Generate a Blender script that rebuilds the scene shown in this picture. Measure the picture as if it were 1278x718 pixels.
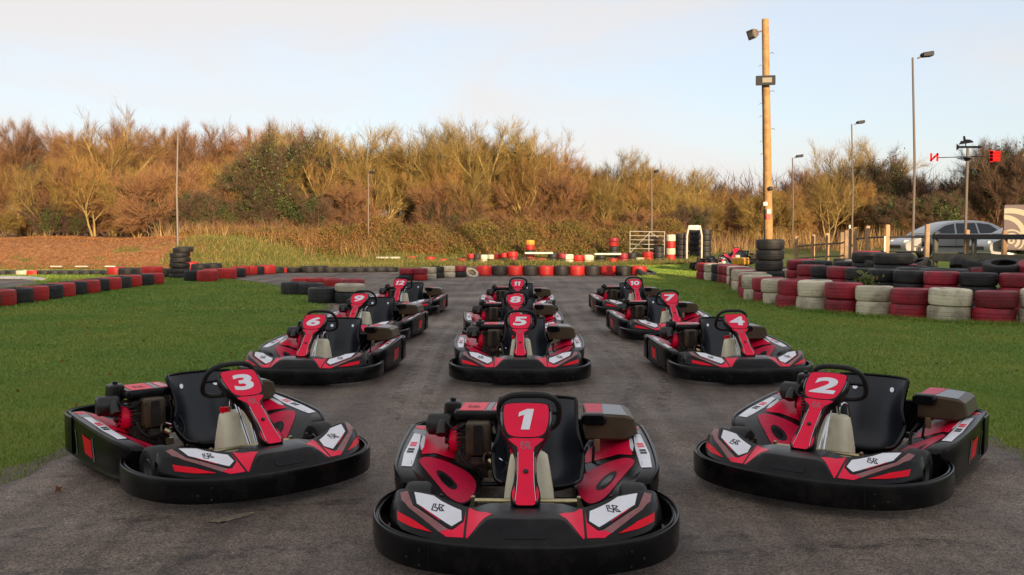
import bpy, bmesh, math, random
import numpy as np
from mathutils import Vector, Matrix
from mathutils.bvhtree import BVHTree
R = math.radians
random.seed(7); rng = np.random.default_rng(11)
for o in list(bpy.data.objects): bpy.data.objects.remove(o)
scene = bpy.context.scene; col = scene.collection

# ------------------------------------------------------------------ camera, sky, sun, exposure
FPX, CX, CY, CAMH = 1170.0, 639.0, 359.0, 1.55
PITCH = math.atan(68 / FPX)
cam = bpy.data.cameras.new('camera'); camo = bpy.data.objects.new('camera', cam); col.objects.link(camo)
cam.sensor_width = 36; cam.lens = FPX / 1278 * 36; cam.clip_start = .05; cam.clip_end = 6000
camo.location = (0, 0, CAMH); camo.rotation_euler = (R(90) - PITCH, 0, 0)
scene.camera = camo

SUN_EL, SUN_AZ = R(7.5), R(20)          # low, behind the camera and a little to its right
SUN_FROM = Vector((math.sin(SUN_AZ) * math.cos(SUN_EL), -math.cos(SUN_AZ) * math.cos(SUN_EL), math.sin(SUN_EL)))
world = bpy.data.worlds.new('World'); scene.world = world; world.use_nodes = True
wn, wl = world.node_tree.nodes, world.node_tree.links
bg = wn['Background']; bg.inputs['Strength'].default_value = .10
sky = wn.new('ShaderNodeTexSky'); sky.sky_type = 'NISHITA'; sky.sun_disc = False
sky.sun_elevation = SUN_EL; sky.sun_rotation = math.pi - SUN_AZ
sky.air_density = 1.0; sky.dust_density = .8; sky.ozone_density = 3.5
tc = wn.new('ShaderNodeTexCoord'); mp = wn.new('ShaderNodeMapping')
mp.inputs['Scale'].default_value = (1.0, 1.0, 3.4)
mp.inputs['Location'].default_value = (.35, .2, .1)
nz = wn.new('ShaderNodeTexNoise'); nz.inputs['Scale'].default_value = 1.9; nz.inputs['Detail'].default_value = 7
nz.inputs['Roughness'].default_value = .55; nz.inputs['Distortion'].default_value = .35
cr = wn.new('ShaderNodeValToRGB'); cr.color_ramp.elements[0].position = .40; cr.color_ramp.elements[1].position = .60
cr.color_ramp.elements[0].color = (.70, .70, .70, 1); cr.color_ramp.elements[1].color = (.96, .96, .96, 1)
mx = wn.new('ShaderNodeMix'); mx.data_type = 'RGBA'
wl.new(tc.outputs['Generated'], mp.inputs['Vector']); wl.new(mp.outputs[0], nz.inputs['Vector'])
wl.new(nz.outputs['Fac'], cr.inputs['Fac']); wl.new(cr.outputs['Color'], mx.inputs[0])
wl.new(sky.outputs['Color'], mx.inputs[6]); 
bw = wn.new('ShaderNodeRGBToBW'); wl.new(sky.outputs['Color'], bw.inputs[0])      # thin cloud takes its brightness partly from the sky behind it
cm = wn.new('ShaderNodeMix'); cm.data_type = 'RGBA'; cm.inputs[0].default_value = .12
cm.inputs[6].default_value = (2.36, 2.24, 2.17, 1); wl.new(bw.outputs[0], cm.inputs[7]); wl.new(cm.outputs[2], mx.inputs[7])
wl.new(mx.outputs[2], bg.inputs['Color'])

sun = bpy.data.lights.new('sun', 'SUN'); sun.energy = 2.25; sun.angle = R(.6); sun.color = (1, .74, .46)
suno = bpy.data.objects.new('sun', sun); col.objects.link(suno)
suno.rotation_euler = SUN_FROM.to_track_quat('Z', 'Y').to_euler()
vs = scene.view_settings; vs.view_transform = 'Standard'; vs.look = 'None'; vs.gamma = 1; vs.use_curve_mapping = False
vs.exposure = 1.88

def at(px, py, z=0.0, Y=None):
    """photo pixel -> world point on the level z, or at the depth Y"""
    u, v = (px - CX) / FPX, (CY - py) / FPX
    c, s = math.cos(PITCH), math.sin(PITCH)
    d = Vector((u, c + v * s, v * c - s))
    t = (Y / d.y) if Y is not None else (z - CAMH) / d.z
    return Vector((0, 0, CAMH)) + d * t

# ------------------------------------------------------------------ materials
M = {}
def mat(name, c, rough=.6, metal=0, c2=None, scale=8, lo=.4, hi=.65, bump=0, bscale=60, spec=.5, island=None, rnd=None,
        detail=6, coat=0, trans=0, emit=None, coord='Object'):
    m = bpy.data.materials.new(name); m.use_nodes = True; n, l = m.node_tree.nodes, m.node_tree.links
    b = n['Principled BSDF']; b.inputs['Roughness'].default_value = rough; b.inputs['Metallic'].default_value = metal
    b.inputs['Specular IOR Level'].default_value = spec; b.inputs['Coat Weight'].default_value = coat
    b.inputs['Base Color'].default_value = (*c, 1)
    t = n.new('ShaderNodeTexCoord'); vec = t.outputs[coord]; out = None
    if coord == 'World':
        pass
    if c2:
        x = n.new('ShaderNodeTexNoise'); x.inputs['Scale'].default_value = scale; x.inputs['Detail'].default_value = detail
        x.inputs['Roughness'].default_value = .65; l.new(vec, x.inputs['Vector'])
        if rnd is not None:
            oi = n.new('ShaderNodeObjectInfo'); ad = n.new('ShaderNodeVectorMath'); ad.operation = 'ADD'
            cb = n.new('ShaderNodeCombineXYZ'); mu = n.new('ShaderNodeMath'); mu.operation = 'MULTIPLY'; mu.inputs[1].default_value = 57
            l.new(oi.outputs['Random'], mu.inputs[0])
            for k in range(3): l.new(mu.outputs[0], cb.inputs[k])
            l.new(vec, ad.inputs[0]); l.new(cb.outputs[0], ad.inputs[1]); l.new(ad.outputs[0], x.inputs['Vector'])
        r = n.new('ShaderNodeValToRGB'); e = r.color_ramp.elements
        e[0].position, e[1].position = lo, hi; e[0].color, e[1].color = (*c, 1), (*c2, 1)
        l.new(x.outputs['Fac'], r.inputs['Fac']); out = r.outputs['Color']
        l.new(out, b.inputs['Base Color'])
    if island:                                   # per-leaf colour
        g = n.new('ShaderNodeNewGeometry'); r = n.new('ShaderNodeValToRGB'); e = r.color_ramp.elements
        for i, (p, cc) in enumerate(island):
            q = e[i] if i < 2 else e.new(p)
            q.position = p; q.color = (*cc, 1)
        l.new(g.outputs['Random Per Island'], r.inputs['Fac'])
        if out:
            mi = n.new('ShaderNodeMix'); mi.data_type = 'RGBA'; mi.inputs[0].default_value = .5
            l.new(out, mi.inputs[6]); l.new(r.outputs['Color'], mi.inputs[7]); out = mi.outputs[2]
        else: out = r.outputs['Color']
        l.new(out, b.inputs['Base Color'])
    if rnd:
        oi = n.new('ShaderNodeObjectInfo'); hs = n.new('ShaderNodeHueSaturation')
        mr = n.new('ShaderNodeMapRange'); mr.inputs['To Min'].default_value = 1 - rnd; mr.inputs['To Max'].default_value = 1 + rnd
        l.new(oi.outputs['Random'], mr.inputs['Value']); l.new(mr.outputs[0], hs.inputs['Value'])
        if out: l.new(out, hs.inputs['Color'])
        else: hs.inputs['Color'].default_value = (*c, 1)
        l.new(hs.outputs['Color'], b.inputs['Base Color'])
    if bump:
        x = n.new('ShaderNodeTexNoise'); x.inputs['Scale'].default_value = bscale; x.inputs['Detail'].default_value = 4
        l.new(vec, x.inputs['Vector']); bp = n.new('ShaderNodeBump'); bp.inputs['Strength'].default_value = bump
        bp.inputs['Distance'].default_value = .01; l.new(x.outputs['Fac'], bp.inputs['Height']); l.new(bp.outputs[0], b.inputs['Normal'])
    if trans: b.inputs['Transmission Weight'].default_value = trans
    if emit: b.inputs['Emission Color'].default_value = (*emit, 1); b.inputs['Emission Strength'].default_value = 1
    M[name] = m; return m

mat('black_plastic', (.003, .0032, .004), .25, c2=(.020, .0175, .015), scale=7, lo=.48, hi=.82, bump=.06, bscale=220, spec=.24, rnd=.02, detail=10)
mat('seat_plastic', (.005, .007, .012), .36, c2=(.008, .010, .015), scale=4, bump=.08, bscale=160)
mat('kart_red', (.88, .005, .052), .36, c2=(.78, .005, .048), scale=6, spec=.22)
mat('kart_red_faded', (.62, .008, .055), .42, c2=(.50, .009, .045), scale=9, spec=.25)
mat('kart_white', (.80, .80, .84), .35, c2=(.72, .72, .76), scale=7)
mat('kart_grey', (.16, .17, .19), .32)
mat('kart_ink', (.006, .006, .008), .5, spec=.25)
mat('red_reflect_trim', (.28, .10, .10), .3, c2=(.2, .07, .07), scale=10)  # silvery trim, with its red reflection put into the colour
mat('lamp_red', (.85, .004, .022), .3, spec=.15)
mat('kart_rubber', (.008, .0075, .0075), .65, c2=(.016, .015, .014), scale=14, bump=.15, bscale=120)
mat('rim_metal', (.32, .31, .30), .35, .9)
mat('zinc_gold', (.52, .45, .24), .3, .9, c2=(.42, .36, .22), scale=20)
mat('chrome', (.62, .63, .66), .18, 1)
mat('tank_plastic', (.74, .68, .48), .45, c2=(.64, .57, .40), scale=7)
mat('engine_black', (.008, .007, .006), .40, c2=(.018, .015, .012), scale=16, bump=.1, bscale=80)
mat('engine_metal', (.12, .105, .085), .4, .8, c2=(.03, .027, .024), scale=30)
mat('warm_reflect_black', (.095, .068, .036), .40, .35, c2=(.06, .045, .027), scale=6)  # black plastic; brown base stands in for the warm horizon it reflects
mat('frame_black', (.005, .005, .0055), .45, spec=.3)
mat('kart_floor', (.012, .012, .012), .6)
mat('tyre_black', (.009, .009, .010), .62, c2=(.030, .027, .025), scale=5, rnd=.35, bump=.5, bscale=30)
mat('tyre_red', (.52, .016, .014), .55, c2=(.26, .016, .014), scale=4, lo=.42, hi=.72, rnd=.22, bump=.4, bscale=30)
mat('tyre_crimson', (.34, .014, .03), .55, c2=(.12, .016, .022), scale=3.2, lo=.42, hi=.68, rnd=.25, bump=.4, bscale=30)
mat('tyre_white', (.66, .60, .43), .65, c2=(.17, .135, .085), scale=3.0, lo=.44, hi=.74, rnd=.2, bump=.4, bscale=30)
mat('tyre_cream', (.60, .54, .40), .6, c2=(.30, .24, .16), scale=4, lo=.45, hi=.8, rnd=.2, bump=.4, bscale=30)
mat('tyre_yellow', (.70, .36, .02), .55, c2=(.5, .2, .03), scale=5, bump=.3, bscale=30)
mat('pole_wood', (.44, .25, .09), .75, c2=(.26, .15, .06), scale=6, bump=.5, bscale=40)
mat('post_wood', (.42, .26, .14), .8, c2=(.26, .17, .10), scale=5, rnd=.2, bump=.4, bscale=50)
mat('grey_wood', (.13, .12, .09), .85, c2=(.08, .085, .06), scale=5, bump=.4, bscale=50)
mat('steel_pole', (.16, .125, .10), .55, .2)
mat('white_paint', (.62, .59, .52), .5, c2=(.45, .42, .36), scale=3)
mat('lamp_grey', (.04, .04, .045), .6, .2, spec=.2)
mat('lamp_glass', (.30, .27, .20), .3)
mat('vane_black', (.012, .013, .018), .9, spec=.03)
mat('vane_red', (.62, .012, .014), .8, spec=.05)
mat('car_silver', (.42, .42, .42), .35, .25, coat=.3)
mat('car_glass', (.025, .03, .035), .08)
mat('car_dark', (.02, .02, .022), .5)
mat('headlamp', (.6, .6, .62), .1)
mat('van_mauve', (.20, .15, .15), .5)
mat('van_cream', (.50, .45, .33), .5)
mat('clad_green', (.16, .19, .17), .6, c2=(.13, .15, .14), scale=2)
mat('roof_grey', (.12, .12, .12), .7)
mat('yellow_paint', (.26, .19, .09), .85, c2=(.13, .105, .085), scale=26, lo=.36, hi=.52, bump=.8, bscale=110)
mat('kerb_white', (.6, .58, .54), .7, c2=(.40, .38, .36), scale=3)
mat('kerb_red', (.45, .08, .06), .7, c2=(.30, .08, .07), scale=3)
mat('bark_gold', (.37, .265, .09), .9, c2=(.22, .155, .052), scale=3, rnd=.25, bump=.4, bscale=20)
mat('bark_brown', (.19, .11, .07), .9, c2=(.11, .07, .045), scale=3, rnd=.25, bump=.4, bscale=20)
mat('twig_gold', (.30, .17, .05), .9, island=[(0, (.11, .058, .019)), (1, (.42, .235, .062)), (.5, (.245, .132, .035))], rnd=.25)
mat('twig_olive', (.22, .15, .045), .9, island=[(0, (.10, .072, .022)), (1, (.35, .235, .058)), (.5, (.21, .138, .034))], rnd=.25)
mat('twig_russet', (.22, .11, .06), .9, island=[(0, (.12, .06, .03)), (1, (.36, .185, .075)), (.5, (.23, .115, .05))], rnd=.25)
mat('twig_dark', (.10, .065, .04), .9, island=[(0, (.05, .032, .02)), (1, (.17, .10, .06)), (.5, (.10, .06, .035))], rnd=.2)
mat('ivy', (.05, .075, .015), .55, island=[(0, (.018, .035, .008)), (1, (.13, .14, .03)), (.55, (.05, .075, .016))], rnd=.2)
mat('bramble', (.085, .12, .02), .8, c2=(.26, .115, .035), scale=.45, lo=.46, hi=.60, spec=.15, island=[(0, (.085, .05, .018)), (1, (.42, .28, .10)), (.38, (.20, .085, .03)), (.62, (.12, .11, .024)), (.86, (.26, .14, .04))])
mat('galvanised', (.46, .43, .38), .5, .3)
mat('dry_reed', (.3, .2, .08), .85, island=[(0, (.16, .085, .035)), (1, (.46, .30, .12)), (.5, (.27, .16, .055))])
mat('grass_blade', (.14, .27, .02), .55, c2=(.36, .36, .05), scale=.45,
    island=[(0, (.08, .17, .014)), (1, (.32, .33, .085)), (.6, (.14, .27, .024))])
mat('bank_grass', (.10, .13, .02), .7, island=[(0, (.06, .095, .014)), (1, (.34, .23, .07)), (.55, (.13, .14, .025))])

def ground_mats():
    # terrain: lawn near, leaf litter and rough grass on the banks
    m = bpy.data.materials.new('terrain'); m.use_nodes = True; n, l = m.node_tree.nodes, m.node_tree.links
    b = n['Principled BSDF']; b.inputs['Roughness'].default_value = .9; b.inputs['Specular IOR Level'].default_value = .2
    t = n.new('ShaderNodeTexCoord'); sep = n.new('ShaderNodeSeparateXYZ'); l.new(t.outputs['Object'], sep.inputs[0])
    def noise(s, d=6):
        x = n.new('ShaderNodeTexNoise'); x.inputs['Scale'].default_value = s; x.inputs['Detail'].default_value = d
        x.inputs['Roughness'].default_value = .65; l.new(t.outputs['Object'], x.inputs['Vector']); return x.outputs['Fac']
    def ramp(f, stops):
        r = n.new('ShaderNodeValToRGB'); e = r.color_ramp.elements
        for i, (p, c) in enumerate(stops):
            q = e[i] if i < 2 else e.new(p); q.position = p; q.color = (*c, 1)
        l.new(f, r.inputs['Fac']); return r.outputs['Color']
    def mapr(f, a, bb, lo=0, hi=1):
        q = n.new('ShaderNodeMapRange'); q.inputs['From Min'].default_value = a; q.inputs['From Max'].default_value = bb
        q.inputs['To Min'].default_value = lo; q.inputs['To Max'].default_value = hi; l.new(f, q.inputs['Value']); return q.outputs[0]
    def mixc(f, a, bb):
        q = n.new('ShaderNodeMix'); q.data_type = 'RGBA'; l.new(f, q.inputs[0]); l.new(a, q.inputs[6]); l.new(bb, q.inputs[7]); return q.outputs[2]
    def math2(op, a, bb):
        q = n.new('ShaderNodeMath'); q.operation = op; q.use_clamp = True
        for i, s in enumerate((a, bb)):
            if isinstance(s, (int, float)): q.inputs[i].default_value = s
            else: l.new(s, q.inputs[i])
        return q.outputs[0]
    lawn = ramp(noise(1.3), [(.3, (.09, .14, .016)), (.75, (.18, .20, .032)), (.55, (.13, .175, .022))])
    litter = ramp(noise(5, 10), [(.32, (.16, .085, .035)), (.70, (.44, .23, .10)), (.5, (.30, .14, .06))])
    rough = ramp(noise(.9, 8), [(.35, (.09, .125, .018)), (.70, (.28, .19, .06)), (.52, (.15, .15, .03))])
    y = mapr(sep.outputs['Y'], 38.6, 40.2)
    jit = math2('ADD', y, math2('MULTIPLY', noise(2.0), 0.0))
    xl = mapr(sep.outputs['X'], -12.2, -14.2)
    patch = mapr(noise(.5, 3), .60, .66)
    bank = mixc(math2('MULTIPLY', xl, math2('SUBTRACT', 1.0, patch)), rough, litter)
    deep = mapr(sep.outputs['Y'], 52, 56)
    l.new(mixc(jit, lawn, mixc(deep, bank, litter)), b.inputs['Base Color'])
    bp = n.new('ShaderNodeBump'); bp.inputs['Strength'].default_value = .8; bp.inputs['Distance'].default_value = .04
    l.new(noise(14, 6), bp.inputs['Height']); l.new(bp.outputs[0], b.inputs['Normal']); M['terrain'] = m
    # worn damp asphalt
    m = bpy.data.materials.new('asphalt'); m.use_nodes = True; n, l = m.node_tree.nodes, m.node_tree.links
    b = n['Principled BSDF']; t = n.new('ShaderNodeTexCoord'); sep = n.new('ShaderNodeSeparateXYZ'); l.new(t.outputs['Object'], sep.inputs[0])
    big = ramp(noise(.42, 9), [(.30, (.088, .068, .056)), (.70, (.26, .21, .17)), (.5, (.168, .134, .109))])
    fine = ramp(noise(90, 3), [(.36, (.28, .26, .25)), (.68, (1.9, 1.85, 1.78)), (.5, (.92, .90, .88))])
    mid = ramp(noise(9, 6), [(.36, (.80, .79, .78)), (.66, (1.12, 1.12, 1.11))])
    def mul(a, bb):
        q = n.new('ShaderNodeMix'); q.data_type = 'RGBA'; q.blend_type = 'MULTIPLY'; q.inputs[0].default_value = 1
        l.new(a, q.inputs[6]); l.new(bb, q.inputs[7]); return q.outputs[2]
    # rubber laid along the racing line: long streaks in the driving direction
    mpn = n.new('ShaderNodeMapping'); mpn.inputs['Scale'].default_value = (2.2, .10, 1); mpn.inputs['Rotation'].default_value = (0, 0, R(62))
    l.new(t.outputs['Object'], mpn.inputs['Vector'])
    st = n.new('ShaderNodeTexNoise'); st.inputs['Scale'].default_value = 1.6; st.inputs['Detail'].default_value = 5; l.new(mpn.outputs[0], st.inputs['Vector'])
    streak = ramp(st.outputs['Fac'], [(.36, (.62, .60, .60)), (.56, (1.05, 1.04, 1.03))])
    mp2 = n.new('ShaderNodeMapping'); mp2.inputs['Scale'].default_value = (3, 9, 1); l.new(t.outputs['Object'], mp2.inputs['Vector'])
    sc = n.new('ShaderNodeTexNoise'); sc.inputs['Scale'].default_value = 1.1; sc.inputs['Detail'].default_value = 8; sc.inputs['Roughness'].default_value = .7
    l.new(mp2.outputs[0], sc.inputs['Vector'])
    scar = ramp(sc.outputs['Fac'], [(.33, (.45, .44, .43)), (.43, (1, 1, 1))])
    l.new(mul(mul(mul(mul(big, fine), mid), streak), scar), b.inputs['Base Color'])
    rr = n.new('ShaderNodeMapRange'); rr.inputs['From Min'].default_value = .35; rr.inputs['From Max'].default_value = .65
    rr.inputs['To Min'].default_value = .48; rr.inputs['To Max'].default_value = .80
    l.new(noise(.8, 5), rr.inputs['Value']); l.new(rr.outputs[0], b.inputs['Roughness']); b.inputs['Specular IOR Level'].default_value = .35
    bp = n.new('ShaderNodeBump'); bp.inputs['Strength'].default_value = .9; bp.inputs['Distance'].default_value = .008
    l.new(noise(110, 4), bp.inputs['Height']); l.new(bp.outputs[0], b.inputs['Normal']); M['asphalt'] = m
ground_mats()

# ------------------------------------------------------------------ mesh helpers
def link(name, me, m, parent=None):
    o = bpy.data.objects.new(name, me); col.objects.link(o)
    if m and me and not me.materials: me.materials.append(M[m])
    if parent: o.parent = parent
    return o
def tag(o, label=None, cat=None, group=None, kind=None):
    for k, v in (('label', label), ('category', cat), ('group', group), ('kind', kind)):
        if v: o[k] = v
    return o
def empty(name, loc=(0, 0, 0), rz=0):
    o = bpy.data.objects.new(name, None); col.objects.link(o); o.empty_display_size = .2
    o.location = loc; o.rotation_euler = (0, 0, rz); return o
def copy_tree(o, parent=None, skip=()):
    c = o.copy(); col.objects.link(c); c.parent = parent
    for ch in o.children:
        if ch.name.split('.')[0] not in skip: copy_tree(ch, c, skip)
    return c
def catmull(pts, n=6, closed=False):
    P = [np.array(p, float) for p in pts]; out = []; k = len(P)
    for i in range(k if closed else k - 1):
        a = P[(i - 1) % k] if closed or i > 0 else 2 * P[0] - P[1]
        b, c = P[i], P[(i + 1) % k]
        d = P[(i + 2) % k] if closed or i + 2 < k else 2 * P[-1] - P[-2]
        for j in range(n):
            t = j / n
            out.append(.5 * (2 * b + (c - a) * t + (2 * a - 5 * b + 4 * c - d) * t * t + (3 * b - a - 3 * c + d) * t ** 3))
    if not closed: out.append(P[-1])
    return out

class MB:
    def __init__(s): s.v, s.f = [], []
    def add(s, v, f):
        o = len(s.v); s.v += [tuple(map(float, p)) for p in v]; s.f += [tuple(i + o for i in q) for q in f]; return s
    def box(s, c, d, rz=0, taper=1, rx=0):
        hx, hy, hz = d[0] / 2, d[1] / 2, d[2] / 2
        m = Matrix.Translation(c) @ Matrix.Rotation(rz, 4, 'Z') @ Matrix.Rotation(rx, 4, 'X')
        v = [m @ Vector((x * hx * (taper if z > 0 else 1), y * hy * (taper if z > 0 else 1), z * hz)) for z in (-1, 1) for x, y in ((-1, -1), (1, -1), (1, 1), (-1, 1))]
        return s.add(v, [(3, 2, 1, 0), (4, 5, 6, 7), (0, 1, 5, 4), (1, 2, 6, 5), (2, 3, 7, 6), (3, 0, 4, 7)])
    def loft(s, rings, closed=True, cap=True, wrap=False):
        n = len(rings[0]); v = [p for r in rings for p in r]; f = []
        m = len(rings)
        for i in range(m if wrap else m - 1):
            for j in range(n if closed else n - 1):
                a, b = i * n + j, i * n + (j + 1) % n; i2 = (i + 1) % m
                f.append((a, b, i2 * n + (j + 1) % n, i2 * n + j))
        if cap and not wrap: f += [tuple(range(n - 1, -1, -1)), tuple(range((m - 1) * n, m * n))]
        return s.add(v, f)
    def tube(s, path, r, n=8, closed=False):
        P = [Vector(p) for p in path]; k = len(P); rings = []
        rr = r if isinstance(r, (list, tuple)) else [r] * k
        up = None
        for i in range(k):
            t = (P[(i + 1) % k] - P[i - 1]) if closed or 0 < i < k - 1 else (P[1] - P[0] if i == 0 else P[-1] - P[-2])
            t.normalize()
            if up is None: up = t.orthogonal().normalized()
            up = (up - t * up.dot(t)).normalized(); w = t.cross(up)
            rings.append([P[i] + (up * math.cos(2 * math.pi * j / n) + w * math.sin(2 * math.pi * j / n)) * rr[i] for j in range(n)])
        return s.loft(rings, True, True, closed)
    def lathe(s, prof, n=20, m=None, cap=False):
        m = m or Matrix()
        rings = [[m @ Vector((r * math.cos(2 * math.pi * j / n), r * math.sin(2 * math.pi * j / n), z)) for j in range(n)] for r, z in prof]
        return s.loft(rings, True, cap)
    def prism(s, poly, m, h):
        n = len(poly); v = [m @ Vector((x, y, 0)) for x, y in poly] + [m @ Vector((x, y, h)) for x, y in poly]
        return s.add(v, [tuple(range(n - 1, -1, -1)), tuple(range(n, 2 * n))] + [(i, (i + 1) % n, n + (i + 1) % n, n + i) for i in range(n)])
    def mesh(s, name, ang=38, bevel=0):
        me = bpy.data.meshes.new(name); me.from_pydata(s.v, [], s.f)
        bm = bmesh.new(); bm.from_mesh(me)
        bmesh.ops.recalc_face_normals(bm, faces=bm.faces)
        if bevel: bmesh.ops.bevel(bm, geom=[e for e in bm.edges if len(e.link_faces) == 2 and e.calc_face_angle(0) > .6], offset=bevel, segments=2, affect='EDGES', clamp_overlap=True)
        for fa in bm.faces: fa.smooth = True
        for e in bm.edges:
            if len(e.link_faces) == 2 and e.calc_face_angle(0) > R(ang): e.smooth = False
        bm.to_mesh(me); bm.free(); return me
    def build(s, name, m, parent=None, ang=38, bevel=0): return link(name, s.mesh(name, ang, bevel), m, parent)
    def bvh(s): return BVHTree.FromPolygons([Vector(v) for v in s.v], s.f)

def np_mesh(name, V, F, m, parent=None, kind=None):
    """V (n,3), F (k,3|4) -> mesh made in one go"""
    me = bpy.data.meshes.new(name); nv, k = F.shape
    me.vertices.add(len(V)); me.vertices.foreach_set('co', V.astype(np.float32).ravel())
    me.loops.add(F.size); me.loops.foreach_set('vertex_index', F.astype(np.int32).ravel())
    me.polygons.add(nv); me.polygons.foreach_set('loop_start', np.arange(0, F.size, k, dtype=np.int32))
    me.update(calc_edges=True)
    if m: me.materials.append(M[m])
    return me

def decal(bvh, poly, name, m, parent, axis=(0, 0, -1), off=.0022, step=.035, start=None, smooth=True):
    """flat sticker cut to a plan outline and laid on the body underneath it; poly in the plane across `axis`"""
    d = Vector(axis)
    bm = bmesh.new()
    def to3(p):
        if abs(d.z) > .5: return Vector((p[0], p[1], 2))
        if abs(d.y) > .5: return Vector((p[0], -3 * d.y, p[1]))
        return Vector((-3 * d.x, p[0], p[1]))
    bm.faces.new([bm.verts.new(to3(p)) for p in poly])
    ax = [i for i in range(3) if abs(d[i]) < .5]
    for a in ax:
        cs = [v.co[a] for v in bm.verts]; lo, hi = min(cs), max(cs); k = int((hi - lo) / step)
        for i in range(1, k + 1):
            co = Vector((0, 0, 0)); co[a] = lo + (hi - lo) * i / (k + 1); no = Vector((0, 0, 0)); no[a] = 1
            bmesh.ops.bisect_plane(bm, geom=bm.verts[:] + bm.edges[:] + bm.faces[:], plane_co=co, plane_no=no)
    bmesh.ops.triangulate(bm, faces=bm.faces[:])
    for v in bm.verts:
        h = bvh.ray_cast(v.co, d)
        if h[0] is None:
            h = bvh.find_nearest(v.co + d * 2.6)
        nrm = h[1] if h[1].dot(d) < 0 else -h[1]
        v.co = h[0] + nrm * off
    for f in bm.faces: f.smooth = smooth
    me = bpy.data.meshes.new(name); bm.to_mesh(me); bm.free()
    return link(name, me, m, parent)

def ribbon(path, w):
    """thin flat polyline (a printed stroke) as 2D quads"""
    out = []
    for a, b in zip(path[:-1], path[1:]):
        a, b = Vector(a), Vector(b); t = (b - a).normalized() * w * .5; n = Vector((-t.y, t.x))
        out.append([a - t + n, b + t + n, b + t - n, a - t - n])
    return out
LOGO = [[(-.9, .9), (-.5, .9), (-.6, .1), (.0, -.2), (-.1, -.9), (-.9, -.6), (-.9, .9)],
        [(.0, .9), (.8, .6), (.4, .1), (1.0, -.8), (.5, -.8), (.15, -.1), (.0, .9)]]
def logo_mesh(place, size, w):
    mb = MB()
    for pl in LOGO:
        for q in ribbon([(x * size, y * size) for x, y in pl], w):
            mb.add([place(p.x, p.y) for p in q], [(0, 1, 2, 3)])
    return mb

# ------------------------------------------------------------------ ground
def sm(x, a, b):
    t = np.clip((np.asarray(x, float) - a) / (b - a), 0, 1); return t * t * (3 - 2 * t)
def H(X, Y):
    X = np.asarray(X, float); Y = np.asarray(Y, float)
    wl_ = sm(X, -9, -14); wr = sm(X, 7.5, 11)
    left = 1.25 * sm(Y, 38.6, 43.5); midd = 1.05 * sm(Y, 43.5, 54); right = .45 * sm(Y, 29, 36) + .5 * sm(Y, 46, 62)
    h = left * wl_ + right * wr + midd * (1 - wl_) * (1 - wr)
    amp = .12 * sm(Y, 38, 46)
    return h + amp * (np.sin(X * 1.1 + Y * .3) * .5 + np.sin(X * 2.7 - Y * 1.9) * .3)
def hz(x, y): return float(H(x, y))

xs = np.unique(np.concatenate([np.linspace(-1500, -60, 9), np.linspace(-60, 60, 121), np.linspace(60, 1500, 9)]))
ys = np.unique(np.concatenate([np.linspace(-300, 0, 6), np.linspace(0, 36, 13), np.linspace(36, 64, 57), np.linspace(64, 120, 9), np.linspace(120, 3000, 8)]))
GX, GY = np.meshgrid(xs, ys); GZ = H(GX, GY)
V = np.stack([GX.ravel(), GY.ravel(), GZ.ravel()], 1); nx = len(xs)
I = np.arange((len(ys) - 1) * nx).reshape(-1, nx)[:, :-1].ravel()
me = np_mesh('ground', V, np.stack([I, I + 1, I + nx + 1, I + nx], 1), 'terrain')
for p in me.polygons: p.use_smooth = True
tag(link('ground', me, None), kind='structure')

def wobble(poly, step=.35, amp=.05):
    out = []
    for a, b in zip(poly, poly[1:] + poly[:1]):
        a, b = np.array(a, float), np.array(b, float); k = max(1, int(np.linalg.norm(b - a) / step))
        for i in range(k):
            p = a + (b - a) * i / k; out.append((p[0] + random.uniform(-amp, amp), p[1] + random.uniform(-amp, amp)))
    return out
ROAD = [(-3.6, -12), (-3.3, 2), (-3.15, 5.6), (-3.05, 6.6), (-2.75, 9), (-2.9, 12), (-3.25, 16), (-3.7, 19.5), (-4.6, 22.5), (-6.4, 27), (-8.2, 30),
        (-9.9, 32.3), (-9.6, 36), (-8.0, 38.2), (-5, 38.6), (-3.5, 38), (4.9, 37.6), (4.7, 34.5), (4.3, 31.8), (3.55, 28.2), (3.45, 24), (3.35, 16), (3.35, 10), (3.5, 6.5), (3.7, 2), (4, -12)]
ROADW = wobble(ROAD, .25, .07)
def flat(name, poly, z, m):
    bm = bmesh.new(); f = bm.faces.new([bm.verts.new((x, y, z)) for x, y in poly])
    if f.normal.z < 0: bmesh.ops.reverse_faces(bm, faces=[f])
    bmesh.ops.triangulate(bm, faces=bm.faces[:]); me = bpy.data.meshes.new(name); bm.to_mesh(me); bm.free()
    for p in me.polygons:
        if p.normal.z < 0: p.flip()
    return link(name, me, m)
tag(flat('asphalt_track', ROADW, .004, 'asphalt'), kind='structure')
def grown(poly, d):
    P = [Vector(p) for p in poly]; out = []
    area = sum(a.x * b.y - b.x * a.y for a, b in zip(P, P[1:] + P[:1])); sg = 1 if area > 0 else -1
    for i, p in enumerate(P):
        t = (P[(i + 1) % len(P)] - P[i - 1]).normalized(); out.append((p.x + sg * t.y * d, p.y - sg * t.x * d))
    return out
mat('mud', (.10, .075, .045), .8, c2=(.055, .06, .025), scale=3.5, bump=.8, bscale=30)
VERGE = wobble(grown(ROAD, .20), .18, .11)
tag(flat('muddy_verge', VERGE, .0025, 'mud'), kind='structure')
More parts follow.
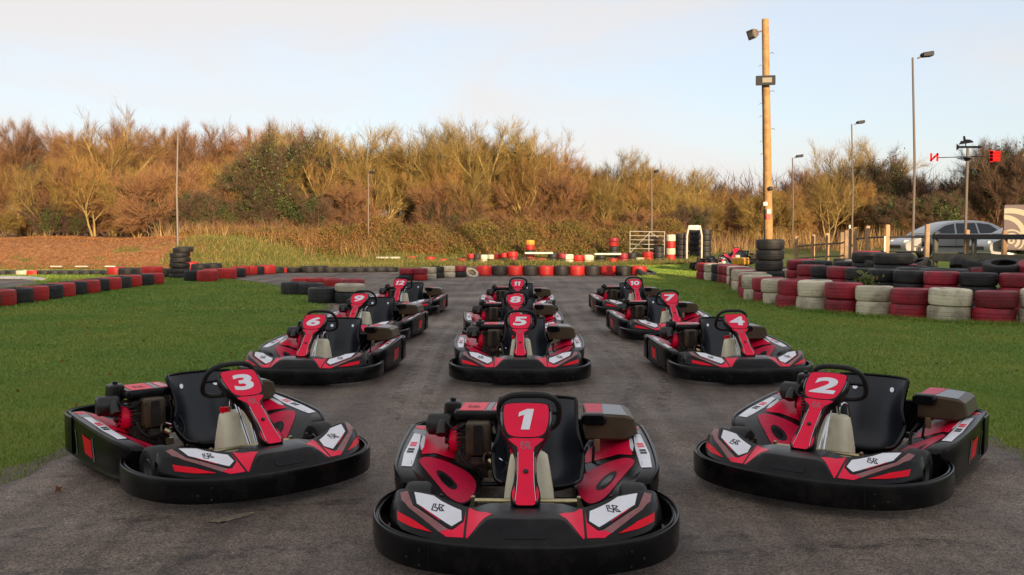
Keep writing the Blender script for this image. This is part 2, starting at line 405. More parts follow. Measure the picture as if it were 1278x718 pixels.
def skid(pts, w):
    C_ = catmull(pts, 8); L_, R_ = [], []
    for i, p in enumerate(C_):
        t = C_[min(i + 1, len(C_) - 1)] - C_[max(i - 1, 0)]; n = np.array([-t[1], t[0]]) / (np.linalg.norm(t) + 1e-9) * w / 2
        L_.append((*(p + n), .0075)); R_.append((*(p - n), .0075))
    k = len(C_); return MB().add(L_ + R_, [(i, i + 1, k + i + 1, k + i) for i in range(k - 1)])
m = mat('skid_rubber', (.018, .015, .014), .55); nn, ll = m.node_tree.nodes, m.node_tree.links
tcx = nn.new('ShaderNodeTexCoord'); nx_ = nn.new('ShaderNodeTexNoise'); nx_.inputs['Scale'].default_value = 7; nx_.inputs['Detail'].default_value = 9; nx_.inputs['Roughness'].default_value = .75
mr_ = nn.new('ShaderNodeMapRange'); mr_.inputs['From Min'].default_value = .47; mr_.inputs['From Max'].default_value = .68; mr_.inputs['To Max'].default_value = .62
ll.new(tcx.outputs['Object'], nx_.inputs['Vector']); ll.new(nx_.outputs['Fac'], mr_.inputs['Value']); ll.new(mr_.outputs[0], nn['Principled BSDF'].inputs['Alpha'])
for pts_, w_ in (([(-3.1, 3.7), (-1.9, 4.25), (-.6, 4.6), (1.2, 4.7)], .16), ([(-3.0, 4.5), (-2.0, 5.0), (-.8, 5.35)], .12), ([(-2.6, 3.4), (-1.2, 3.8), (.4, 3.9), (2.2, 3.7)], .18), ([(.9, 4.4), (2.0, 4.6), (3.2, 4.3)], .14), ([(1.0, 8.2), (1.3, 10), (1.2, 13), (.9, 17)], .15),
                 ([(-1.0, 7.6), (-1.1, 10), (-1.15, 14), (-.8, 20)], .15), ([(-.75, 7.8), (-.85, 10), (-.9, 14), (-.5, 21)], .12), ([(1.3, 8.0), (1.6, 10), (1.5, 13), (1.2, 18)], .12), ([(-3, 30), (-1, 27), (1.5, 26), (3.2, 27)], .25)):
    tag(skid(pts_, w_).build('skid_mark', 'skid_rubber'), kind='structure')
tag(flat('far_track', wobble([(-34, 25), (-14.2, 25.6), (-14.6, 29), (-16.6, 31.8), (-34, 33.5)], .5, .06), .004, 'asphalt'), kind='structure')
tag(flat('back_track', wobble([(-9, 39.9), (7, 40.6), (7, 43.4), (-2, 43.3), (-9, 42)], .5, .08), .006, 'asphalt'), kind='structure')
kp = [(-34, 33.6), (-22, 32.7), (-16.6, 31.9), (-15.4, 30.6)]
for i, (a, b) in enumerate(zip(kp[:-1], kp[1:])):
    a, b = Vector(a), Vector(b); k = max(1, round((b - a).length / 1.6))
    for j in range(k):
        p, q = a + (b - a) * j / k, a + (b - a) * (j + .98) / k; n = Vector((-(q - p).y, (q - p).x)).normalized() * .16
        mb = MB().add([(*(p - n), .0), (*(q - n), .0), (*(q + n), .0), (*(p + n), .0), (*(p - n), .03), (*(q - n), .03), (*(q + n), .08), (*(p + n), .08)],
                      [(3, 2, 1, 0), (4, 5, 6, 7), (0, 1, 5, 4), (1, 2, 6, 5), (2, 3, 7, 6), (3, 0, 4, 7)])
        ko = mb.build('kerb', 'kerb_red' if (i + j) % 3 == 1 else 'kerb_white'); tag(ko, kind='structure')
a = at(290, 648)
mk = flat('road_marking', wobble([(a.x - .11, a.y - .06), (a.x - .04, a.y - .09), (a.x + .03, a.y - .02), (a.x + .09, a.y + .05), (a.x + .10, a.y + .11), (a.x + .03, a.y + .09), (a.x - .05, a.y + .03)], .02, .012), .008, 'yellow_paint'); tag(mk, kind='structure')

# unseen wooded ridge added behind the camera, sized to shade the near ground
mat('far_wood', (.10, .075, .05), .95, c2=(.05, .045, .03), scale=.08, bump=.5, bscale=.5)
RX = np.linspace(-260, 320, 146); rh = 17.5 + .35 * np.sin(RX * .21) + .25 * np.sin(RX * .57 + 1) + .15 * np.sin(RX * 1.3)
rh *= sm(RX, -260, -140) * sm(RX, 320, 200)
ridge = MB().loft([[(x, y, z * k - .5) for x, z in zip(RX, rh)] for y, k in ((-62, 0), (-72, .45), (-82, .85), (-90, 1.03), (-100, .96), (-130, .5), (-170, 0))], False, False)
tag(ridge.build('hill', 'far_wood', ang=60), kind='structure')

# ------------------------------------------------------------------ the kart
def rrect(cx, cy, w, h, r, n=4):
    out = []
    for sx, sy, a0 in ((1, 1, 0), (-1, 1, 90), (-1, -1, 180), (1, -1, 270)):
        for i in range(n + 1):
            a = R(a0 + 90 * i / n); out.append((cx + sx * (w / 2 - r) + r * math.cos(a), cy + sy * (h / 2 - r) + r * math.sin(a)))
    return out
def ellipse(cx, cy, a, b, rot=0, n=20):
    c, s = math.cos(rot), math.sin(rot)
    return [(cx + a * math.cos(t) * c - b * math.sin(t) * s, cy + a * math.cos(t) * s + b * math.sin(t) * c) for t in np.linspace(0, 2 * math.pi, n, endpoint=False)]
def sweep_band(path, sec, closed=False):
    P = [Vector((p[0], p[1])) for p in path]; rings = []
    for i in range(len(P)):
        t = (P[min(i + 1, len(P) - 1)] - P[max(i - 1, 0)]).normalized(); n = Vector((t.y, -t.x))
        rings.append([(P[i].x + n.x * o, P[i].y + n.y * o, z) for o, z in sec])
    return rings

def make_kart():
    K = empty('racing_kart')
    # --- front bumper ring
    half = [(0, -1.14), (.2, -1.128), (.4, -1.075), (.57, -.975), (.683, -.83), (.738, -.67), (.755, -.52), (.742, -.37), (.70, -.24), (.645, -.14), (.595, -.09)]
    path = [(-x, y) for x, y in half[:0:-1]] + half
    path = catmull(path, 5)
    sec = [(-.016, .045), (-.004, .05), (-.001, .06), (.001, .12), (.0, .178), (-.003, .186), (-.009, .189), (-.014, .185), (-.016, .174), (-.022, .174), (-.024, .184), (-.029, .188), (-.035, .184), (-.037, .06), (-.03, .045)]
    fb = MB().loft(sweep_band(path, sec)); fbo = fb.build('front_bumper', 'black_plastic', K, ang=34); fbb = fb.bvh()
    for s in (-1, 1):
        decal(fbb, [(s * .427, .05), (s * .423, .05), (s * .423, .168), (s * .427, .168)], 'seam', 'kart_ink', fbo, (0, 1, 0), .0015)
        for bx, bz in ((.47, .14), (.47, .075), (.53, .10)):
            decal(fbb, ellipse(s * bx, bz, .006, .006, n=8), 'bolt', 'engine_metal', fbo, (0, 1, 0), .003)
        decal(fbb, rrect(-.30, .115, .035, .05, .008), 'reflector', 'lamp_red', fbo, (-s, 0, 0), .003)
    # --- nose fairing
    st = [(0, -1.105, .187, -1.01, .272, -.80, .286), (.15, -1.098, .187, -1.005, .272, -.80, .286), (.20, -1.088, .187, -1.02, .25, -.81, .280), (.25, -1.073, .187, -1.045, .208, -.83, .274),
          (.34, -1.045, .189, -.985, .216, -.79, .284), (.43, -1.0, .191, -.925, .240, -.735, .305), (.52, -.935, .194, -.85, .268, -.70, .318), (.585, -.865, .198, -.785, .285, -.675, .318), (.625, -.79, .203, -.735, .275, -.665, .30), (.645, -.745, .21, -.715, .24, -.675, .25)]
    full = [(-q[0], *q[1:]) for q in st[:0:-1]] + st
    rings = []
    for q in catmull(full, 4):
        x, yf, zf, ym, zm, yb, zb = q
        rings.append([(x, yf + .01, .10), (x, yf, zf - .012), (x, yf + .008, zf), (x, yf * .55 + ym * .45, zf * .5 + zm * .5), (x, ym - .005, zm - .003), (x, ym + .006, zm + .001), (x, ym * .5 + yb * .5, zm * .5 + zb * .5 + .004), (x, yb - .01, zb), (x, yb + .004, zb - .008), (x, yb + .012, zb - .09)])
    nf = MB().loft(rings, closed=False, cap=False); nfo = nf.build('nose_fairing', 'black_plastic', K, ang=24); nb = nf.bvh()
    for s in (-1, 1):
        f = lambda pts: [(s * x, y) for x, y in pts]
        decal(nb, f([(.150, -.955), (.252, -.85), (.262, -.852), (.262, -1.050), (.256, -1.058)]), 'red_sticker', 'kart_red', nfo)
        decal(nb, f([(.274, -.86), (.278, -.945), (.325, -.99), (.345, -.985), (.385, -.995), (.352, -1.025), (.274, -1.048)]), 'red_sticker', 'kart_red', nfo)
        decal(nb, f([(.347, -.985), (.525, -.825), (.565, -.715), (.598, -.715), (.585, -.775), (.54, -.84), (.387, -.995)]), 'trim_sticker', 'red_reflect_trim', nfo)
        decal(nb, f([(.276, -.94), (.285, -.85), (.385, -.78), (.43, -.738), (.532, -.712), (.556, -.722), (.522, -.82), (.33, -.985)]), 'border_sticker', 'kart_ink', nfo, off=.0016)
        decal(nb, f([(.289, -.935), (.296, -.863), (.392, -.795), (.435, -.755), (.530, -.728), (.508, -.815), (.332, -.967)]), 'white_sticker', 'kart_white', nfo, off=.003)
        decal(nb, [(s * .415, .201), (s * .51, .204), (s * .592, .214), (s * .595, .246), (s * .51, .231)], 'marker_light', 'lamp_red', nfo, (0, 1, 0), .006, .02)
        def place(u, v, s=s):
            x, y = s * .405 + u * .8 - v * .1 * s, -.845 + v * .75
            h = nb.ray_cast(Vector((x, y, 2)), Vector((0, 0, -1)))[0]; return (x, y, h.z + .0045)
        logo_mesh(place, .036, .007).build('logo_print', 'kart_ink', nfo)
        mb = MB()
        for q in ribbon([(-.06, 0), (.06, 0)], .007): mb.add([place(p.x + s * .03, p.y - .055 + p.x * s * .9) for p in q], [(0, 1, 2, 3)])
        mb.build('print_line', 'kart_red', nfo)
    decal(nb, rrect(0, .222, .20, .034, .014), 'slot', 'kart_ink', nfo, (0, 1, 0), .003)
    # --- side pods
    for s in (-1, 1):
        prof = [(-.285, .43, .12, .585, .235, .65), (-.25, .40, .10, .60, .262, .675), (-.15, .34, .085, .635, .285, .712), (0, .285, .085, .655, .298, .728), (.25, .275, .10, .662, .312, .738),
                (.5, .31, .16, .662, .325, .738), (.68, .37, .23, .655, .333, .732), (.74, .40, .25, .65, .334, .725)]
        rings = []
        for q in catmull(prof, 4):
            y, xi, zi, xt, zt, xo = q
            pts = [(xi - .01, zi - .045), (xi, zi), (xi + (xt - xi) * .35, zi + (zt - zi) * .30), (xi + (xt - xi) * .7, zi + (zt - zi) * .72), (xt - .02, zt - .004), (xt + .03, zt - .002), (xo - .024, zt - .004), (xo - .018, zt + .006),
                   (xo - .004, zt + .005), (xo, zt - .012), (xo - .004, zt - .02), (xo - .002, zt - .07), (xo - .012, .13), (xo - .012, .09), (xo - .004, .06), (xo - .03, .04)]
            rings.append([(s * x, y, z) for x, z in pts])
        pod = MB().loft(rings); po = pod.build('side_pod', 'black_plastic', K, ang=36); pb = pod.bvh()
        f = lambda pts: [(s * x, y) for x, y in pts]
        decal(pb, f(catmull([(.335, -.125), (.295, .02), (.295, .22), (.36, .315), (.46, .30), (.565, .19), (.602, .06), (.575, -.02), (.48, -.12), (.40, -.17)], 3, True)), 'red_sticker', 'kart_red_faded', po)
        decal(pb, ellipse(s * .445, .02, .055, .085, s * -.35), 'vent_hole', 'kart_ink', po, off=.004)
        decal(pb, ellipse(s * .448, .005, .035, .05, s * -.35), 'vent_cup', 'black_plastic', po, off=.006)
        decal(pb, f([(.335, .45), (.43, .41), (.54, .31), (.603, .17), (.612, .30), (.615, .63), (.60, .70), (.545, .71), (.50, .69), (.40, .62), (.35, .54)]), 'red_sticker', 'kart_red', po)
        decal(pb, f([(.626, .62), (.626, .705), (.695, .705), (.69, .64)]), 'red_sticker', 'kart_red', po)
        decal(pb, f([(.618, .45), (.622, .61), (.692, .63), (.697, .55), (.66, .51)]), 'grey_sticker', 'kart_grey', po)
        decal(pb, f([(.612, .22), (.605, .30), (.617, .50), (.633, .50), (.628, .32)]), 'white_sticker', 'kart_white', po, off=.003)
        decal(pb, f([(.62, -.13), (.628, .25), (.645, .50), (.687, .53), (.692, .10), (.675, -.13)]), 'white_sticker', 'kart_white', po, off=.003)
        for yy, m_ in ((.24, 'kart_red'), (.11, 'kart_ink')):
            for k in range(2):
                decal(pb, f([(.643, yy + k * .05), (.643, yy + .038 + k * .05), (.68, yy + .038 + k * .05), (.68, yy + k * .05)]), 'print_mark', m_, po, off=.0042)
        decal(pb, [(.20, .115), (.20, .235), (.37, .245), (.35, .125)], 'side_marker', 'lamp_red', po, (-s, 0, 0), .004)
        decal(pb, [(.165, .10), (.165, .25), (.185, .25), (.185, .10)], 'side_rib', 'kart_grey', po, (-s, 0, 0), .004)
        decal(pb, [(.52, .08), (.52, .25), (.535, .25), (.535, .08)], 'side_rib', 'kart_grey', po, (-s, 0, 0), .004)
    # --- rear bumper
    hr = [(0, 1.0), (.3, .995), (.5, .975), (.62, .93), (.70, .86), (.738, .77), (.745, .68), (.742, .60)]
    path = catmull([(x, y) for x, y in hr[::-1]] + [(-x, y) for x, y in hr[1:]], 5)
    sec = [(-.016, .07), (-.004, .075), (0, .09), (.001, .2), (.0, .315), (-.003, .326), (-.009, .329), (-.014, .324), (-.016, .312), (-.022, .312), (-.024, .324), (-.029, .328), (-.036, .324), (-.038, .09), (-.03, .07)]
    MB().loft(sweep_band(path, sec)).build('rear_bumper', 'black_plastic', K, ang=50)
    # --- chassis
    fl = MB().box((0, -.36, .045), (.56, .96, .012)); fl.build('floor_tray', 'kart_floor', K)
    fr = MB()
    for s in (-1, 1):
        fr.tube(catmull([(s * .27, -.86, .075), (s * .30, -.6, .075), (s * .29, 0, .07), (s * .27, .5, .08), (s * .27, .92, .10)], 4), .016)
        fr.tube([(s * .28, -.42, .10), (s * .47, -.42, .135)], .014)
        fr.tube([(s * .28, .1, .075), (s * .42, .1, .10)], .012)
    for y in (-.84, -.3, .3, .9): fr.tube([(-.29, y, .075), (.29, y, .075)], .014)
    fr.build('chassis_frame', 'frame_black', K)
    for y, z, x0, x1 in ((-.545, .222, -.27, .27), (-.565, .185, -.24, .23)):
        MB().tube([(x0, y, z), (x1, y, z)], .011).build('cross_rod', 'zinc_gold', K)
    for s in (-1, 1):
        MB().box((s * .262, -.55, .19), (.018, .03, .11)).build('rod_bracket', 'zinc_gold', K, bevel=.003)
        MB().tube([(s * .06, -.44, .14), (s * .46, -.47, .15)], .008).build('tie_rod', 'chrome', K)
        hb = MB().box((s * .455, -.44, .15), (.05, .05, .10)); hb.tube([(s * .43, -.45, .19), (s * .43, -.45, .225)], .012); hb.tube([(s * .40, -.50, .175), (s * .47, -.50, .175)], .014)
        hb.build('stub_axle', 'engine_metal', K, bevel=.004)
        # pedals
        MB().box((s * .17, -.72, .16), (.05, .012, .12), rx=R(20)).build('pedal', 'engine_metal', K)
    MB().tube([(-.56, .62, .145), (.56, .62, .145)], .02).build('rear_axle', 'engine_metal', K)
    def wheel(x, y, r, w, nm):
        t = empty(nm, (x, y, r)); t.parent = K
        m = Matrix.Rotation(R(90), 4, 'Y')
        pr = [(.068, -w * .42), (.085, -w * .5), (r * .86, -w * .5), (r * .97, -w * .40), (r, -w * .25), (r, w * .25), (r * .97, w * .40), (r * .86, w * .5), (.085, w * .5), (.068, w * .42)]
        MB().lathe(pr, 24, m).build('tyre', 'kart_rubber', t)
        rm = MB().lathe([(.0, -w * .2), (.03, -w * .2), (.035, -w * .12), (.066, -w * .1), (.07, -w * .42), (.066, -w * .44), (.066, w * .44), (.07, w * .42), (.066, w * .1), (.035, w * .12), (.03, w * .2), (.0, w * .2)], 16, m)
        rm.build('rim', 'rim_metal', t)
    for s in (-1, 1):
        wheel(s * .545, -.425, .14, .13, 'front_wheel'); wheel(s * .585, .66, .14, .19, 'rear_wheel')
    # --- seat
    cp = [(-.02, .150, .20), (.06, .105, .235), (.18, .085, .255), (.30, .10, .258), (.37, .18, .25), (.41, .30, .232), (.45, .43, .225), (.485, .53, .226), (.50, .56, .225)]
    curl = [(.0, .02), (0, .07), (-.01, .14), (-.07, .17), (-.14, .14), (-.15, .08), (-.12, .03), (-.08, .01), (-.07, .0)]
    cpc = catmull(cp, 4); cu = catmull(curl, 4); inner, outer = [], []
    for (y, z, w), (cy, cz) in zip(cpc, cu):
        a, b = [], []
        for u in np.linspace(-1, 1, 17):
            k = abs(u) ** 3.2; xx = .065 + w * (u * 1.0 if abs(u) < 1 else u)
            a.append((xx, y + cy * k, z + cz * k)); b.append((.065 + (w + .014) * u, y + cy * k + .014, z + cz * k - .012))
        inner.append(a); outer.append(b)
    se = MB().loft(inner, False, False); se.loft(outer, False, False)
    so = se.build('seat', 'seat_plastic', K, ang=60)
    rim = [r[0] for r in inner] + inner[-1][1:-1] + [r[-1] for r in inner[::-1]] + inner[0][-2:0:-1]
    MB().tube(rim, .010, 6, True).build('seat_edge', 'black_plastic', so)
    sb = se.bvh()
    for s in (-1, 1): decal(sb, ellipse(.065 + s * .125, .475, .016, .016, n=14), 'bolt', 'chrome', so, (0, 1, 0), .006)
    # --- fuel tank
    rings = []
    for z, w, d, r in ((.055, .25, .20, .03), (.07, .27, .22, .04), (.20, .255, .21, .045), (.33, .215, .18, .045), (.385, .195, .16, .045), (.402, .16, .12, .04)):
        rings.append([(x, y, z) for x, y in rrect(.015, -.33 + (z - .05) * .1, w, d, r)])
    tk = MB().loft(rings).build('fuel_tank', 'tank_plastic', K, ang=50)
    MB().lathe([(.0, .40), (.03, .40), (.03, .43), (.0, .43)], 12, Matrix.Translation((-.055, -.27, 0))).build('cap', 'lamp_red', tk)
    for x in (-.02, .05):
        MB().tube(catmull([(x, -.28, .39), (x + .005, -.27, .46), (x + .02, -.24, .475), (x + .03, -.2, .44), (x + .03, -.17, .33)], 4), .006, 6).build('fuel_hose', 'chrome', tk)
    # --- steering column, wheel and number panel
    MB().tube([(.0, -.62, .10), (.01, -.17, .60)], .010).build('steering_column', 'chrome', K)
    MB().tube([(.04, -.60, .10), (.03, -.36, .55)], .007).build('panel_stay', 'chrome', K)
    sw = empty('steering_wheel', (.015, -.165, .588)); sw.parent = K
    X, U, N = Vector((1, 0, 0)), Vector((0, -.6, .8)), Vector((0, .8, .6))
    def wp(a, rx=.160, ry=.142, e=2.9):
        c, s_ = math.cos(a), math.sin(a)
        return X * (math.copysign(abs(c) ** (2 / e), c) * rx) + U * (math.copysign(abs(s_) ** (2 / e), s_) * ry)
    MB().tube([wp(a) for a in np.linspace(0, 2 * math.pi, 40, endpoint=False)], .0165, 8, True).build('rim', 'kart_rubber', sw)
    for a in (0, math.pi, -math.pi / 2):
        MB().tube([wp(a) * .15, wp(a) * .97], .011, 6).build('spoke', 'frame_black', sw)
    MB().lathe([(0, -.02), (.045, -.02), (.05, .0), (.04, .02), (0, .02)], 14, N.to_track_quat('Z', 'Y').to_matrix().to_4x4()).build('hub', 'frame_black', sw)
    P0, P1 = Vector((0, -.87, .288)), Vector((0, -.325, .672))
    L = (P1 - P0).length; UP = (P1 - P0) / L; NN = X.cross(UP)
    PM = Matrix((( X.x, UP.x, NN.x, P0.x), (X.y, UP.y, NN.y, P0.y), (X.z, UP.z, NN.z, P0.z), (0, 0, 0, 1)))
    hw = catmull([(0, .030), (.008, .052), (.035, .068), (.08, .070), (.16, .056), (.28, .052), (.36, .062), (.44, .098), (.50, .122), (.56, .134), (.62, .132), (.655, .122), (.668, .10), (.672, .06)], 3)
    outl = [(w, q * L / .672) for q, w in hw] + [(-w, q * L / .672) for q, w in hw[::-1]]
    sp = empty('steering_panel', (0, 0, 0)); sp.parent = K
    mb = MB()
    def rg(k, h): return [PM @ Vector((x * k, L / 2 + (y - L / 2) * (1 - (1 - k) * .3), h)) for x, y in outl]
    mb.loft([rg(.99, -.05), rg(1.0, -.012), rg(.985, .0), rg(.96, .004)]).build('panel_shell', 'black_plastic', sp, ang=40)
    def plate(name, pts, m, h, ww=None):
        return MB().prism(pts, PM @ Matrix.Translation((0, 0, h)), .0012).build(name, m, sp)
    sy = L / .672
    def sym(half): return [(w, q * sy) for q, w in half] + [(-w, q * sy) for q, w in half[::-1]]
    plate('number_plate', sym(catmull([(.428, .035), (.436, .070), (.46, .094), (.52, .110), (.58, .115), (.63, .113), (.652, .105), (.660, .07), (.663, .02)], 3)), 'kart_red', .0042)
    plate('red_sticker', sym([(.004, .034), (.012, .045), (.045, .046), (.10, .040), (.20, .035), (.33, .036), (.365, .044), (.405, .083), (.415, .088), (.422, .06), (.418, .02)]), 'kart_red', .0042)
    for s in (-1, 1):
        fl2 = lambda h: [(s * w, q * sy) for q, w in h]
        plate('white_line', fl2([(.03, .0475), (.10, .0415), (.20, .0365), (.33, .0375), (.33, .0395), (.20, .0385), (.10, .0435), (.03, .0495)]), 'kart_white', .0042)
        plate('red_sticker', fl2([(.02, .053), (.05, .062), (.085, .062), (.12, .052), (.085, .050), (.05, .052)]), 'kart_red', .0042)
        plate('grey_sticker', fl2([(.17, .043), (.25, .041), (.29, .043), (.30, .050), (.22, .050)]), 'red_reflect_trim', .0042)
        plate('grey_sticker', fl2([(.50, .117), (.56, .121), (.60, .121), (.60, .127), (.55, .128), (.51, .121)]), 'kart_grey', .0042)
    MB().lathe([(.0, .0), (.013, .0), (.012, .008), (.006, .011), (0, .011)], 12, PM @ Matrix.Translation((0, .205 * sy, .005))).build('bolt', 'lamp_grey', sp)
    logo_mesh(lambda u, v: PM @ Vector((u, .372 * sy + v, .0062)), .026, .004).build('logo_print', 'kart_grey', sp)
    # --- engine on the left of the picture
    E = empty('engine', (0, 0, 0)); E.parent = K
    MB().box((-.30, .50, .17), (.26, .26, .16)).build('crankcase', 'engine_metal', E, bevel=.015)
    cyl = MB()
    for k in range(7): cyl.box((-.32, .47, .27 + k * .022), (.20, .18, .008))
    cyl.box((-.32, .47, .33), (.15, .14, .17)); cyl.build('cooling_fins', 'engine_metal', E)
    MB().loft([[(x, y, z) for x, z in rrect(-.285, .335, .15 * k, .20 * k2, .02)] for y, k, k2 in ((.42, 1, 1), (.335, 1, 1), (.322, .94, .95), (.318, .8, .88))]).build('air_box', 'warm_reflect_black', E)
    MB().loft([[(x, y, z) for x, z in rrect(-.285, .335, .055, .17, .012)] for y in (.32, .306)]).build('air_box_rib', 'engine_black', E)
    MB().box((-.285, .36, .205), (.10, .10, .05)).build('carburettor', 'engine_metal', E, bevel=.01)
    MB().tube([(-.22, .33, .21), (-.19, .31, .19)], .02).build('choke', 'zinc_gold', E)
    m = Matrix.Translation((-.43, .50, .295)) @ Matrix.Scale(.88, 4) @ Matrix.Rotation(R(-90), 4, 'Y')
    MB().lathe([(.0, .05), (.05, .05), (.078, .038), (.092, .01), (.094, -.05), (0, -.05)], 18, m).build('fan_cover', 'kart_red', E)
    MB().lathe([(.0, .075), (.03, .075), (.035, .055), (0, .05)], 12, m).build('starter_hub', 'engine_black', E)
    fr2 = MB()
    for k in range(10):
        a = 2 * math.pi * k / 10; fr2.box(m @ Vector((.06 * math.cos(a), .06 * math.sin(a), .046)), (.012, .012, .012))
    tag(fr2.build('fan_slots', 'kart_ink', E), kind='stuff')
    tp = MB().loft([[(x, y, z) for x, y in rrect(-.275, .55, w, d, .04)] for z, w, d in ((.425, .29, .27), (.44, .32, .30), (.472, .325, .305), (.487, .31, .29))])
    tpo = tp.build('engine_cover', 'black_plastic', E); tb = tp.bvh()
    cv = E
    decal(tb, [(-.405, .42), (-.255, .42), (-.235, .68), (-.385, .68)], 'red_sticker', 'kart_red', cv)
    decal(tb, [(-.25, .42), (-.215, .42), (-.195, .68), (-.23, .68)], 'grey_sticker', 'kart_grey', cv)
    decal(tb, [(-.21, .42), (-.135, .42), (-.135, .68), (-.19, .68)], 'red_sticker', 'kart_red', cv)
    for k in range(3): decal(tb, [(-.19, .46 + k * .06), (-.15, .46 + k * .06), (-.15, .49 + k * .06), (-.19, .49 + k * .06)], 'print_mark', 'kart_white', cv, off=.004)
    logo_mesh(lambda u, v: (-.32 + u, .53 + v, .4925), .035, .006).build('logo_print', 'kart_ink', E)
    MB().loft([[(x, y, z) for x, y in rrect(-.455, .60, w, d, .02)] for z, w, d in ((.40, .08, .09), (.425, .11, .12), (.505, .10, .11), (.515, .08, .09))]).build('air_filter', 'engine_black', E)
    MB().lathe([(0, .512), (.018, .512), (.018, .53), (.008, .535), (0, .535)], 10, Matrix.Translation((-.455, .60, 0))).build('filter_nut', 'frame_black', E)
    MB().tube(catmull([(-.45, .57, .42), (-.49, .52, .41), (-.51, .46, .39), (-.51, .42, .34)], 4), [.035] * 13, 10).build('intake_pipe', 'engine_black', E)
    m2 = Matrix.Translation((-.53, .52, .385)) @ Matrix.Rotation(R(90), 4, 'Y') @ Matrix.Rotation(R(10), 4, 'X')
    MB().lathe([(0, -.075), (.05, -.075), (.068, -.06), (.07, .05), (.055, .075), (0, .075)], 14, m2).build('silencer', 'engine_black', E)
    MB().tube(catmull([(-.20, .36, .44), (-.17, .34, .36), (-.18, .33, .27), (-.21, .34, .19)], 4), .008, 6).build('cable', 'frame_black', E)
    MB().tube(catmull([(-.14, .40, .40), (-.12, .37, .30), (-.13, .36, .18), (-.10, .30, .11)], 4), .009, 6).build('cable', 'frame_black', E)
    MB().box((-.185, .37, .385), (.035, .03, .05)).build('linkage', 'chrome', E, bevel=.006)
    MB().box((-.20, .30, .135), (.05, .03, .045)).build('linkage', 'zinc_gold', E, bevel=.004)
    for pth, rr_, mm, nm in (([(-.12, .33, .30), (-.10, .28, .22), (-.14, .22, .16), (-.16, .12, .12)], .009, 'frame_black', 'hose'), ([(-.22, .31, .26), (-.17, .27, .24), (-.12, .30, .2)], .006, 'chrome', 'fuel_pipe'),
                             ([(-.40, .36, .28), (-.38, .32, .22), (-.33, .30, .18), (-.28, .31, .15)], .008, 'frame_black', 'hose'), ([(-.47, .43, .40), (-.42, .38, .38), (-.36, .36, .42)], .007, 'frame_black', 'ignition_lead'),
                             ([(-.17, .36, .42), (-.145, .35, .40), (-.15, .34, .34)], .008, 'zinc_gold', 'throttle_lever'), ([(-.18, .34, .24), (-.24, .32, .25), (-.25, .31, .21)], .010, 'engine_metal', 'linkage_rod')):
        MB().tube(catmull(pth, 4), rr_, 6).build(nm, mm, E)
    for k in range(5): MB().lathe([(0, 0), (.010, 0), (.010, .008), (0, .008)], 6, Matrix.Translation((-.345 + (k % 2) * .118, .318, .25 + (k // 2) * .075)) @ Matrix.Rotation(R(90), 4, 'X')).build('bolt', 'engine_metal', E)
    MB().lathe([(0, -.004), (.085, -.004), (.09, 0), (.085, .004), (0, .004)], 20, Matrix.Translation((.20, .66, .145)) @ Matrix.Rotation(R(90), 4, 'Y')).build('brake_disc', 'rim_metal', K)
    for x0 in (-.24, -.19): MB().box((x0, -.30, .075), (.03, .5, .02)).build('floor_rib', 'frame_black', K)
    # --- exhaust guard box on the right of the picture
    bx = MB().loft([[(x, y, z) for x, z in [(.355 , .305 + k), (.60 - k, .305 + k), (.665 - k, .345), (.645 - k, .43), (.61 - k, .452 - k), (.45, .462 - k), (.355 , .462 - k)]] for y, k in ((.445, .012), (.455, .0), (.80, .0), (.815, .012))])
    bxo = bx.build('exhaust_box', 'warm_reflect_black', K, ang=30); bb = bx.bvh()
    decal(bb, [(.36, .46), (.45, .46), (.47, .795), (.36, .795)], 'red_sticker', 'kart_red_faded', bxo)
    decal(bb, [(.455, .46), (.60, .46), (.59, .79), (.475, .795)], 'grey_sticker', 'kart_grey', bxo)
    MB().loft([[(x, y, z) for x, z in rrect(.40, .435, .15 * k, .07 * k, .03 * k)] for y, k in ((.47, 1), (.415, 1), (.40, .8))]).build('exhaust_end', 'black_plastic', bxo)
    MB().box((.42, .46, .275), (.035, .03, .075)).build('bracket', 'zinc_gold', bxo, bevel=.004)
    MB().tube(catmull([(.36, .46, .26), (.33, .38, .2), (.34, .3, .13), (.31, .2, .09)], 4), .010, 6).build('brake_line', 'frame_black', K)
    MB().tube([(.39, .40, .10), (.40, .44, .27)], .009, 6).build('seat_stay', 'frame_black', K)
    return K, PM, sy

